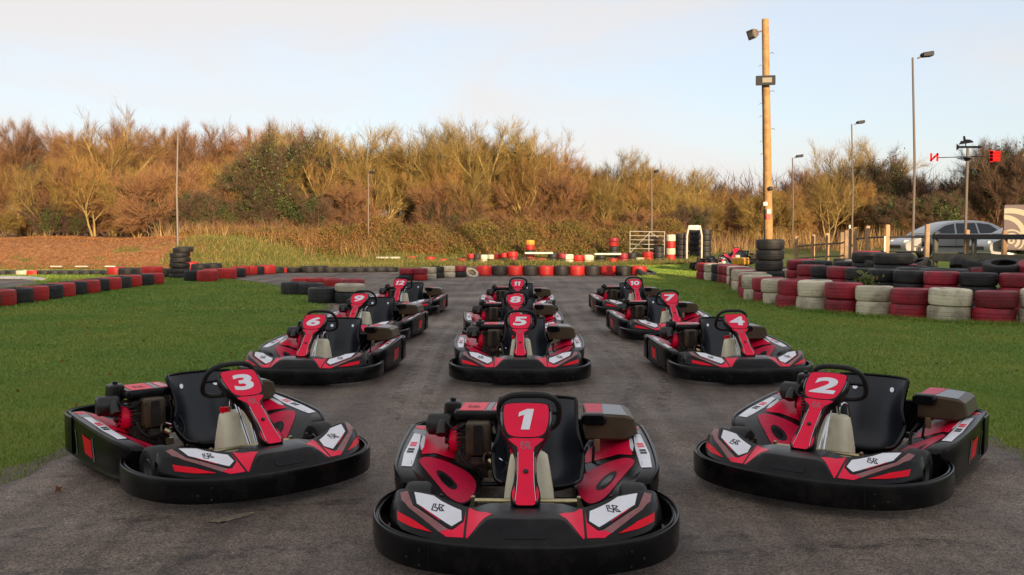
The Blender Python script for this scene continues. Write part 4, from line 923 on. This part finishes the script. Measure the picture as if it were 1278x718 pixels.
# ------------------------------------------------------------------ vehicles
def mpv(name, x, y, rz, label):
    r = empty(name, (x, y, hz(x, y)), rz)     # nose towards -x
    prof_l = catmull([(-2.34, .36), (-2.40, .58), (-2.30, .72), (-1.9, .86), (-1.35, .98), (0, 1.02), (1.6, 1.05), (2.25, 1.04), (2.38, .85), (2.40, .55), (2.32, .34), (0, .26), (-2.1, .28)], 3, True)
    def ring(yy, k): return [(px_ * (1 - .03 * k), yy, .30 + (pz - .30) * (1 - .03 * k)) for px_, pz in prof_l]
    body = MB().loft([ring(-.90, 1.4), ring(-.93, .3), ring(-.86, 0), ring(.86, 0), ring(.93, .3), ring(.90, 1.4)]); bo = body.build('body', 'car_silver', r, ang=30)
    gp = catmull([(-1.42, 1.0), (-1.0, 1.26), (-.50, 1.47), (.1, 1.585), (.9, 1.60), (1.6, 1.52), (2.0, 1.34), (2.30, 1.02)], 4)
    def gy(z, k=.84): return k - .26 * max(0, z - 1.0) / .6
    MB().loft([[(px_, -gy(pz), pz) for px_, pz in gp], [(px_, -gy(pz) * .8, pz + .035 * (pz > 1.1)) for px_, pz in gp], [(px_, gy(pz) * .8, pz + .035 * (pz > 1.1)) for px_, pz in gp], [(px_, gy(pz), pz) for px_, pz in gp]]).build('cabin', 'car_silver', r, ang=40)
    for s in (-1, 1):
        def side(pts): return [(a, s * (gy(b) + .008), b) for a, b in pts]
        for w in ([(-1.12, 1.07), (-.50, 1.40), (-.06, 1.505), (-.10, 1.07)], [(-.02, 1.07), (.02, 1.51), (.9, 1.53), (.95, 1.07)], [(1.03, 1.08), (.98, 1.53), (1.55, 1.465), (2.02, 1.12)]):
            MB().add(side(w), [(0, 1, 2, 3)]).build('window', 'car_glass', r)
        for wx in (-1.50, 1.38):
            t = empty('wheel', (wx, s * .82, .33)); t.parent = r; m = Matrix.Rotation(R(90), 4, 'X')
            MB().lathe([(.0, -.13), (.20, -.13), (.30, -.12), (.33, -.08), (.33, .08), (.30, .12), (.20, .13), (0, .13)], 22, m).build('tyre', 'kart_rubber', t)
            MB().lathe([(0, -.145), (.06, -.15), (.19, -.14), (.20, -.135), (.20, .135), (.19, .14), (.06, .15), (0, .145)], 14, m).build('rim', 'rim_metal', t)
            MB().loft([[(wx + q * math.cos(a), s * .936, .34 + q * math.sin(a)) for a in np.linspace(0, math.pi, 13)] for q in (.34, .39)], False, False).build('wheel_arch', 'car_dark', r)
        for dx in (-.12, .93, -1.08): MB().box((dx, s * .937, .74), (.012, .006, .56)).build('door_line', 'car_dark', r)
        MB().box((-2.22, s * .66, .72), (.26, .36, .15), rz=s * .35).build('headlamp', 'headlamp', r, bevel=.03)
        MB().box((-.98, s * 1.0, 1.10), (.14, .18, .13)).build('mirror', 'car_silver', r, bevel=.03)
        MB().box((2.25, s * .80, .90), (.20, .20, .30)).build('tail_lamp', 'lamp_red', r, bevel=.02)
        MB().box((0, s * .938, .52), (4.0, .012, .05)).build('rubbing_strip', 'car_dark', r)
    MB().add([(-1.36, -.72, 1.055), (-1.36, .72, 1.055), (-.56, .58, 1.475), (-.56, -.58, 1.475)], [(0, 1, 2, 3)]).build('windscreen', 'car_glass', r)
    MB().box((-2.385, 0, .5), (.03, 1.1, .14)).build('grille', 'car_dark', r)
    tag(r, label, 'car')
c = at(1181, 310, Y=41); mpv('parked_car', c.x, 41, R(6), 'silver people carrier parked behind the wooden fence')
c = at(1290, 310, Y=37.5); mpv('parked_car', c.x, 37.5, R(4), 'pale car with only its nose showing beside the mauve trailer')
def trailer():
    a = at(1252.5, 256, Y=36); Y = 36; g = hz(a.x, Y); r = empty('box_trailer', (a.x, Y, g), R(-29)); t = a.z - g; w = 4.2
    MB().box((w / 2, 1.1, .45 + (t - .45) / 2), (w, 2.2, t - .45)).build('body', 'van_mauve', r, bevel=.04)
    def arc(cx, cz, r0, r1, a0, a1, m_='van_cream'):
        A = np.linspace(R(a0), R(a1), 22); v = [(cx + q * math.cos(t_), -.006, cz + q * math.sin(t_)) for q in (r0, r1) for t_ in A]
        v = [(min(max(x, .03), w - .03), y, min(max(z, .5), t - .03)) for x, y, z in v]
        MB().add(v, [(i, i + 1, 22 + i + 1, 22 + i) for i in range(21)]).build('painted_swirl', m_, r)
    arc(.30, .80, .05, .12, 0, 360); arc(.30, .80, .19, .30, -60, 240); arc(.30, .80, .38, .44, -60, 200)
    arc(.0, 1.0, .62, .80, 5, 92); arc(.2, .6, 1.25, 1.45, 20, 100); arc(1.9, 1.3, .4, .55, 0, 360); arc(1.9, 1.3, .15, .25, 0, 360); arc(3.2, 1.2, .5, .65, 0, 360)
    for x in (1.8, 2.6):
        MB().lathe([(0, -.1), (.2, -.1), (.28, -.08), (.30, 0), (.28, .08), (.2, .1), (0, .1)], 18, Matrix.Translation((x, .05, .30)) @ Matrix.Rotation(R(90), 4, 'X')).build('wheel', 'kart_rubber', r)
    MB().tube([(0, 1.1, .5), (-.25, 1.1, .45)], .03).build('drawbar', 'lamp_grey', r)
    tag(r, 'mauve box trailer painted with cream swirls beside the silver car', 'trailer')
trailer()
# spare karts parked behind the right-hand tyres
for px, Y, a, lab in ((896, 37.2, 40, 'spare unnumbered red kart parked nearest the white arch'), (922, 38.6, -30, 'spare unnumbered red kart parked between arch and wooden pole')):
    p = at(px, 320, Y=Y); o = copy_tree(KART, None, ('number',)); o.location = (p.x, Y, hz(p.x, Y) + .01); o.rotation_euler = (0, 0, R(a))
    tag(o, lab, 'racing kart', 'spare karts')
p = at(924, 320, Y=35.2)
for lv in range(2): tyre(p.x, p.y, ('tyre_black', 'tyre_yellow')[lv], 'in the short stack before the spare karts', 'yellow stack by the spare karts', hz(p.x, p.y) + lv * .27, .33, .265)

# ------------------------------------------------------------------ trees
def gen_tree(seed, height, stems, spread, twigs, limb_t=1.45, tw_len=.8, tw_w=.0155, start=.2, nl=7, dens=1.0):
    """stems fan upwards into limbs, limbs into branches, branches into fine upright twigs; returns limb and twig meshes"""
    rs = np.random.default_rng(seed); limbs = MB(); ends = []; Hh = height
    def run(p, d, length, r, n, sides, up, wob, keep):
        path = [p]; dirs = [d]; q = p.copy(); dd = d.copy()
        for i in range(n):
            dd = dd + rs.normal(0, wob, 3); dd[2] += up; dd = dd / np.linalg.norm(dd); q = q + dd * length / n; path.append(q.copy()); dirs.append(dd.copy())
            if keep: ends.append((q.copy(), dd.copy(), keep))
        limbs.tube([Vector(a) for a in path], [max(.007, r * (1 - .75 * i / n)) for i in range(n + 1)], sides)
        return path, dirs
    def off(d, ang, az):
        a = np.cross(d, [0, 0, 1.]); a = a / (np.linalg.norm(a) + 1e-6) if np.linalg.norm(a) > .05 else np.array([1., 0, 0]); b = np.cross(d, a)
        v = d * math.cos(ang) + (a * math.cos(az) + b * math.sin(az)) * math.sin(ang); return v / np.linalg.norm(v)
    for s_ in range(stems):
        a = 2 * math.pi * s_ / stems + rs.uniform(-.5, .5); lean = spread * rs.uniform(.4, 1.2) * (stems > 1)
        d = np.array([math.cos(a) * lean, math.sin(a) * lean, 1.]); d /= np.linalg.norm(d); k0 = (stems > 1) * .18
        tr, td = run(np.array([math.cos(a) * k0, math.sin(a) * k0, -.15]), d, Hh * rs.uniform(.42, .52), limb_t * Hh * .0125 / stems ** .35, 6, 7, .02, .05, 0)
        for k in range(nl):
            t = start + (1 - start) * (k + rs.uniform(0, .8)) / nl; i = min(5, int(t * 6)); b = tr[i] + (tr[i + 1] - tr[i]) * (t * 6 - i)
            ang = R(rs.uniform(24, 56) * (1.15 - .55 * t)); L1 = Hh * rs.uniform(.40, .52) * (1.08 - .30 * t)
            lp, ld = run(b, off(td[i], ang, k * 2.4 + rs.uniform(-.5, .5)), L1, limb_t * Hh * .0058 / stems ** .3, 6, 5, .07, .06, 1)
            for m_ in range(int(7 * dens)):
                t2 = .22 + .76 * (m_ + rs.uniform(0, .9)) / (7 * dens); i2 = min(5, int(t2 * 6)); b2 = lp[i2]
                sp_, sd_ = run(b2, off(ld[i2], R(rs.uniform(22, 50)), rs.uniform(0, 6.28)), L1 * rs.uniform(.30, .48) * (1.1 - .4 * t2), .022, 4, 3, .06, .08, 2)
                for q_ in range(3):
                    i3 = 1 + q_; run(sp_[i3], off(sd_[i3], R(rs.uniform(22, 45)), rs.uniform(0, 6.28)), L1 * rs.uniform(.14, .24), .010, 3, 3, .05, .09, 3)
    E = np.array([e[0] for e in ends]); D = np.array([e[1] for e in ends]); Lv = np.array([e[2] for e in ends])
    w = np.where(Lv == 3, 2.2, np.where(Lv == 2, 1.6, .5)); idx = rs.choice(len(E), twigs, p=w / w.sum())
    base = E[idx] + rs.normal(0, .05, (twigs, 3)); d = D[idx] + rs.normal(0, .30, (twigs, 3)); d[:, 2] += .18
    d /= np.linalg.norm(d, axis=1)[:, None]; ln = tw_len * rs.uniform(.35, 1.2, twigs)[:, None]
    tip = base + d * ln; sd = np.cross(d, rs.normal(0, 1, (twigs, 3))); sd /= np.linalg.norm(sd, axis=1)[:, None]
    parts = [(base, tip, tw_w)]
    for t, ang in ((.3, .5), (.5, -.5), (.7, .45)):
        b2 = base + d * ln * t; d2 = d + sd * ang; d2 /= np.linalg.norm(d2, axis=1)[:, None]
        parts.append((b2, b2 + d2 * ln * .6, tw_w * .8))
    Vs, Fs, o = [], [], 0
    for b, t, ww in parts:
        ax = t - b; s2 = np.cross(ax, rs.normal(0, 1, ax.shape)); s2 /= np.linalg.norm(s2, axis=1)[:, None]
        v = np.stack([b - s2 * ww / 2, b + s2 * ww / 2, t], 1).reshape(-1, 3); Vs.append(v); Fs.append(np.arange(len(v)).reshape(-1, 3) + o); o += len(v)
    V_ = np.concatenate(Vs)
    return limbs.mesh('trunk', 60), (V_, np.concatenate(Fs)), float(np.percentile(V_[:, 2], 99.7)), E
def leaf_cloud(centres, n, spread, size, seed):
    rs = np.random.default_rng(seed); c = centres[rs.integers(0, len(centres), n)] + rs.normal(0, spread, (n, 3))
    a = rs.normal(0, 1, (n, 3)); a /= np.linalg.norm(a, axis=1)[:, None]; b = np.cross(a, rs.normal(0, 1, (n, 3))); b /= np.linalg.norm(b, axis=1)[:, None]
    s = size * rs.uniform(.6, 1.3, n)[:, None]
    v = np.stack([c - a * s, c + b * s * .55, c + a * s, c - b * s * .55], 1).reshape(-1, 3)
    return v, np.arange(len(v)).reshape(-1, 4)

PROTO = {}
def proto(key, seed, bark, twig, **kw):
    lm, (V_, F_), h, E = gen_tree(seed, **kw); lm.materials.append(M[bark]); cm = np_mesh('crown', V_, F_, twig)
    PROTO[key] = (lm, cm, h, E)
for i in range(3): proto(('gold', i), 30 + i, 'bark_gold', 'twig_gold', height=9, stems=1 + i, spread=.30, twigs=4400 - 400 * i, start=.34, nl=(11, 7, 5)[i])
for i in range(3): proto(('olive', i), 40 + i, 'bark_gold', 'twig_olive', height=9, stems=2 + i, spread=.34, twigs=4000, start=.32, nl=(7, 5, 4)[i])
for i in range(2): proto(('russet', i), 50 + i, 'bark_brown', 'twig_russet', height=10, stems=1 + i, spread=.25, twigs=6500, start=.36, nl=(12, 8)[i])
for i in range(2): proto(('dark', i), 60 + i, 'bark_brown', 'twig_dark', height=9, stems=2, spread=.35, twigs=10000, start=.12, nl=8)
for i in range(2): proto(('scrub', i), 70 + i, 'bark_gold', ('twig_gold', 'twig_olive')[i], height=5, stems=7, spread=.75, twigs=8000, tw_len=.55, start=.1, nl=4, dens=.7, limb_t=.7)
proto(('scrubr', 0), 80, 'bark_brown', 'twig_russet', height=5, stems=7, spread=.8, twigs=8000, tw_len=.55, start=.1, nl=4, dens=.7, limb_t=.7)
lv_, lf_ = leaf_cloud(PROTO[('dark', 0)][3], 9000, .32, .10, 5)
IVY = np_mesh('ivy_leaves', lv_, lf_, 'ivy')
WORDS = {'gold': 'bare golden twigged tree', 'olive': 'bare many-stemmed olive brown tree', 'russet': 'bare reddish brown tree', 'dark': 'dark bare tree', 'scrub': 'golden twiggy thicket', 'scrubr': 'reddish twiggy thicket'}
def tree(kind, i, px, Y, ytop=None, h=None, where='', ivy=False, rz=None, wide=1.0):
    lm, cm, ph, E = PROTO[(kind, i)]; p = at(px, 300, Y=Y); g = hz(p.x, Y)
    hh = h if h else at(px, ytop, Y=Y).z - g
    s = hh / ph; r = empty('thicket' if 'scrub' in kind else 'tree', (p.x, Y, g), random.uniform(0, 6.28) if rz is None else rz); r.scale = (s * wide, s * wide, s)
    link('trunk', lm, None, r); link('crown', cm, None, r)
    if ivy: link('ivy_leaves', IVY, None, r)
    zone = next(w for lim, w in ((240, 'behind the earth bank'), (500, 'behind the dry reeds'), (760, 'behind the brambles'), (940, 'behind the arch and gate'), (1110, 'behind the wooden fence'), (9999, 'behind the parked car')) if px < lim)
    tag(r, WORDS[kind] + (' wrapped in dark green ivy ' if ivy else ' ') + where + ' ' + zone, 'thicket' if 'scrub' in kind else 'tree', 'trees along the back' if 'scrub' not in kind else 'thickets along the back')
WH = 'in the main belt'
# the skyline, left to right (pixel, depth, top)
rows = [('russet', 0, -20, 78, 165), ('russet', 1, 38, 76, 150), ('russet', 0, 90, 80, 158), ('russet', 1, 150, 78, 150), ('russet', 0, 205, 80, 158), ('russet', 1, 268, 76, 152), ('russet', 0, 318, 79, 158), ('russet', 1, 362, 77, 160),
        ('gold', 0, 85, 62, 165), ('gold', 1, 25, 64, 178), ('gold', 2, 140, 65, 140), ('gold', 0, 190, 62, 182), ('gold', 1, 250, 63, 176), ('olive', 2, 300, 62, 170), ('olive', 1, 365, 64, 152),
        ('olive', 0, 430, 62, 155), ('gold', 2, 462, 66, 165), ('gold', 0, 488, 63, 178), ('olive', 1, 522, 64, 158), ('olive', 2, 560, 63, 150), ('gold', 1, 598, 66, 158), ('olive', 1, 632, 62, 152), ('gold', 2, 668, 64, 166), ('russet', 0, 700, 72, 186),
        ('gold', 0, 735, 64, 202), ('olive', 1, 780, 65, 188), ('gold', 1, 815, 66, 203), ('olive', 0, 855, 66, 208), ('gold', 2, 893, 70, 226), ('russet', 1, 925, 72, 232), ('gold', 0, 960, 66, 232),
        ('olive', 1, 1062, 72, 172), ('russet', 0, 1010, 70, 208), ('dark', 1, 1100, 74, 200), ('dark', 0, 1140, 76, 226), ('dark', 1, 1180, 72, 228), ('dark', 0, 1215, 66, 215), ('dark', 1, 1240, 60, 178), ('dark', 0, 1278, 62, 172), ('dark', 1, 1330, 60, 168), ('russet', 0, 1360, 66, 160), ('russet', 1, -75, 74, 155), ('gold', 2, -60, 62, 170)]
rows += [('olive', 1, 60, 59.5, 205), ('gold', 1, 118, 60, 196), ('olive', 2, 172, 60.5, 208), ('gold', 0, 225, 59.5, 214), ('olive', 0, 330, 59.5, 196), ('gold', 2, 405, 60, 190), ('olive', 2, 470, 59.5, 205), ('gold', 1, 545, 60, 196),
         ('olive', 1, 588, 59.5, 210), ('gold', 0, 650, 60, 192), ('gold', 2, 712, 60.5, 222), ('olive', 0, 756, 60.5, 224), ('gold', 1, 800, 61, 222), ('olive', 2, 838, 61, 226), ('gold', 2, 980, 60, 226), ('olive', 1, 1035, 60, 214), ('gold', 0, 1075, 61, 222)]
for k, i, px, Y, yt in rows: tree(k, i, px, Y, yt + (24 if px < 330 and k != 'russet' and yt > 145 and yt < 190 else 0), where=WH)
# a darker rank behind fills the gaps
for j, px in enumerate(range(-60, 1380, 46)):
    yt = np.interp(px, [-60, 350, 480, 640, 710, 780, 860, 930, 1000, 1060, 1150, 1280, 1400], [172, 176, 190, 178, 212, 208, 222, 238, 225, 200, 238, 200, 190])
    tree('russet' if px < 700 else 'dark', j % 2, px + random.uniform(-8, 8), 86 + random.uniform(-3, 3), yt, where='in the far rank', wide=1.15)
# thickets filling the skirt of the wood
for j, px in enumerate(range(-40, 1320, 40)):
    if px > 1100: kind, i = 'scrubr', 0
    else: kind, i = ('scrub', j % 2) if j % 3 else ('scrubr', 0)
    hs = random.uniform(1.6, 3.4) if (j % 3 or px > 700) else random.uniform(3.2, 4.8)
    tree(kind, i, px + random.uniform(-8, 8), (62.5 if px < 720 and j % 3 else 59.5) + random.uniform(-1, 3), h=hs, where='at the woodland skirt')
for px, Y, h, i in ((345, 60, 6.6, 0), (378, 61, 7.0, 1), (310, 61, 5.2, 1), (1092, 68, 6.4, 0), (1250, 60, 6.6, 1), (640, 63, 7.0, 0), (530, 63, 6.0, 1), (45, 66, 5.5, 0), (215, 62, 4.4, 0)):
    tree('dark', 0, px, Y, h=h, where='in the woodland edge', ivy=True, wide=.8)
for px, Y, h in ((60, 59, 2.4), (95, 60, 1.8), (205, 59, 2.6), (255, 58.5, 2.9), (285, 59, 2.4), (335, 58.5, 3.4), (395, 58.5, 2.8), (552, 58, 2.6), (585, 59, 2.2), (865, 58, 2.4), (1120, 58, 3.0), (1165, 57, 3.2)):
    tree('dark', 1, px, Y, h=h, where='growing low', ivy=True, wide=1.1)
# distant ridge
hv = []; hf = []
X_ = np.linspace(-600, 900, 60); Z_ = 10 + 9 * np.exp(-((X_ - 250) / 120) ** 2) + 1.2 * np.sin(X_ * .05) + .8 * np.sin(X_ * .13)
rd = MB().loft([[(x, 420, -2) for x in X_], [(x, 440, z * .8) for x, z in zip(X_, Z_)], [(x, 480, z) for x, z in zip(X_, Z_)], [(x, 700, -2) for x in X_]], False, False)
tag(rd.build('hill', 'far_wood'), kind='structure')

# ------------------------------------------------------------------ brambles, reeds, grass
def stuff(name, Vv, Ff, m, label=None, cat=None):
    o = link(name, np_mesh(name, Vv, Ff, m), None); tag(o, label, cat, kind='stuff'); return o
def blades(P, hgt, wid, lean, seed):
    rs = np.random.default_rng(seed); k = len(P); a = rs.uniform(0, 2 * np.pi, k)
    s = np.stack([np.cos(a), np.sin(a), np.zeros(k)], 1) * (wid * rs.uniform(.6, 1.3, k))[:, None]
    l_ = rs.normal(0, lean, (k, 2)); h_ = hgt * rs.uniform(.5, 1.3, k)
    tip = P + np.stack([l_[:, 0] * h_, l_[:, 1] * h_, h_], 1)
    v = np.stack([P - s, P + s, tip], 1).reshape(-1, 3); return v, np.arange(len(v)).reshape(-1, 3)
n = 120000
X = rng.uniform(-17, 9.5, n); Y = rng.uniform(47.5, 56, n)
top = .30 + 1.0 * sm(Y, 47.3, 51.5) * (.74 + .22 * np.sin(X * .7 + 1) + .18 * np.sin(X * 2.3) + .12 * np.sin(X * 5.1 + Y)) * (.35 + .65 * sm(X, -15, -6))
Z = H(X, Y) + top * rng.uniform(.02, 1, n) ** .6
C = np.stack([X, Y, Z], 1); v, f = leaf_cloud(C, n, .06, .052, 9)
kk = rng.choice(n, 5200, replace=False); cv, cf = blades(C[kk], .75, .012, .9, 12)
stuff('bramble_canes', cv, cf, 'twig_russet', 'thin brown bramble canes arching out of the bank', 'brambles')
stuff('brambles', v, f, 'bramble', 'tangled brown and green bramble bank with pale seed heads below the trees', 'brambles')
def on_ground(X, Y): return np.stack([X, Y, H(X, Y) - .004], 1)
def clumps(n, x0, x1, y0, y1, per, sp):
    cx, cy = rng.uniform(x0, x1, n), rng.uniform(y0, y1, n)
    return np.repeat(cx, per) + rng.normal(0, sp, n * per), np.repeat(cy, per) + rng.normal(0, sp, n * per)
X, Y = clumps(70, -18, -6, 46.5, 51, 26, .3); v, f = blades(on_ground(X, Y), .8, .012, .22, 3)
X2, Y2 = clumps(60, 7.5, 24, 48, 56, 34, .35); v2, f2 = blades(on_ground(X2, Y2), 1.15, .014, .2, 4)
stuff('dry_reeds', np.concatenate([v, v2]), np.concatenate([f, f2 + len(v)]), 'dry_reed', 'clumps of tall straw coloured dead reeds on the bank', 'reeds')
X, Y = rng.uniform(-15, 9, 60000), rng.uniform(0, 1, 60000) ** 1.2
Y = np.where(X < -5, 39.8 + 10 * Y, 43.4 + 6.5 * Y)
v, f = blades(on_ground(X, Y), .24, .014, .5, 6); stuff('bank_grass', v, f, 'bank_grass', 'rough green and yellow grass on the slope', 'grass')

def inside(poly, X, Y):
    P = np.array(poly); r = np.zeros(len(X), bool); j = len(P) - 1
    for i in range(len(P)):
        xi, yi = P[i]; xj, yj = P[j]
        c_ = ((yi > Y) != (yj > Y)) & (X < (xj - xi) * (Y - yi) / (yj - yi + 1e-12) + xi); r ^= c_; j = i
    return r
def lawn(n, x0, x1, y0, y1, hgt, wid, seed):
    X, Y = rng.uniform(x0, x1, n), rng.uniform(y0, y1, n)
    vis = (np.abs(X) < Y * .575 + .6)
    X, Y = X[vis], Y[vis]
    k = ~inside(ROADW, X, Y) & ~(inside(VERGE, X, Y) & (rng.uniform(0, 1, len(X)) < .72)); X, Y = X[k], Y[k]
    k = ~inside([(-34, 25), (-14.2, 25.6), (-14.6, 29), (-16.6, 31.8), (-34, 33.5)], X, Y); X, Y = X[k], Y[k]
    return blades(on_ground(X, Y), hgt, wid, .55, seed)
parts = [lawn(230000, -6.5, -2.4, 4.8, 10, .024, .0034, 21), lawn(150000, 3.2, 6.5, 4.8, 10, .024, .0034, 22),
         lawn(200000, -11, -2.4, 10, 18, .028, .006, 23), lawn(150000, 3.2, 10, 10, 19, .028, .006, 24),
         lawn(130000, -12.0, -2.4, 18, 33, .038, .010, 25), lawn(70000, 3.2, 8, 19, 34, .038, .010, 26), lawn(50000, -24, -11.5, 20, 39, .06, .014, 27), lawn(45000, 3.5, 9, 33, 46, .07, .014, 28)]
# longer tufts along the foot of the right-hand wall
wp_ = along(catmull(WALL[:-2], 6), .06)
WX = np.repeat([p.x for p in wp_], 50); WY = np.repeat([p.y for p in wp_], 50)
WX = WX - .20 + rng.normal(0, .08, len(WX)); WY = WY - .33 + rng.normal(0, .07, len(WY))
parts.append(blades(on_ground(WX, WY), .085, .006, .6, 31))
X, Y = clumps(1, 7.9, 8.0, 18.9, 19.0, 1, .1)
o_ = 0; Vs, Fs = [], []
for v, f in parts: Vs.append(v); Fs.append(f + o_); o_ += len(v)
stuff('grass', np.concatenate(Vs), np.concatenate(Fs), 'grass_blade', 'short green mown grass on both lawns', 'grass')
p = at(1082, 351, Y=19.6)
v, f = leaf_cloud(np.array([[p.x, p.y, .50]]), 150, .12, .06, 77)
w = link('weed', np_mesh('weed', v, f, 'bank_grass'), None); tag(w, 'small bright green weed growing among the tyres behind the white wall', 'weed', kind='stuff')

# fallen leaves on the earth bank, and the dim undergrowth inside the wood
n = 60000; X, Y = rng.uniform(-32, -10.5, n), rng.uniform(38.9, 50, n); k = rng.uniform(0, 1, n) < sm(X, -10.5, -14); X, Y = X[k], Y[k]
v, f = leaf_cloud(np.stack([X, Y, H(X, Y) + .03], 1), len(X), .02, .032, 41)
mat('leaf_litter', (.2, .1, .05), .85, spec=.1, island=[(0, (.17, .075, .03)), (1, (.36, .17, .07)), (.5, (.26, .12, .048))])
stuff('leaf_litter', v, f, 'leaf_litter', 'fallen brown leaves covering the earth bank', 'leaves')
X = np.concatenate([rng.uniform(-8, -2.4, 260), rng.uniform(2.8, 7.5, 200)]); Y = rng.uniform(5, 20, 460); v, f = leaf_cloud(np.stack([X, Y, np.full(460, .03)], 1), 460, .004, .022, 45)
stuff('fallen_leaves', v, f, 'leaf_litter', 'scattered dead leaves on the lawns and track edge', 'leaves')
n = 60000; P = np.stack([rng.uniform(-62, 66, n), rng.uniform(66, 104, n), np.zeros(n)], 1); P[:, 2] = H(P[:, 0], P[:, 1]) + 4.6 * rng.uniform(0, 1, n) ** 1.3
v, f = blades(P, 1.2, .022, .7, 43)
stuff('undergrowth', v, f, 'twig_dark', 'dim tangle of bare undergrowth inside the wood', 'undergrowth')
scene.render.engine = 'CYCLES'; scene.cycles.max_bounces = 6
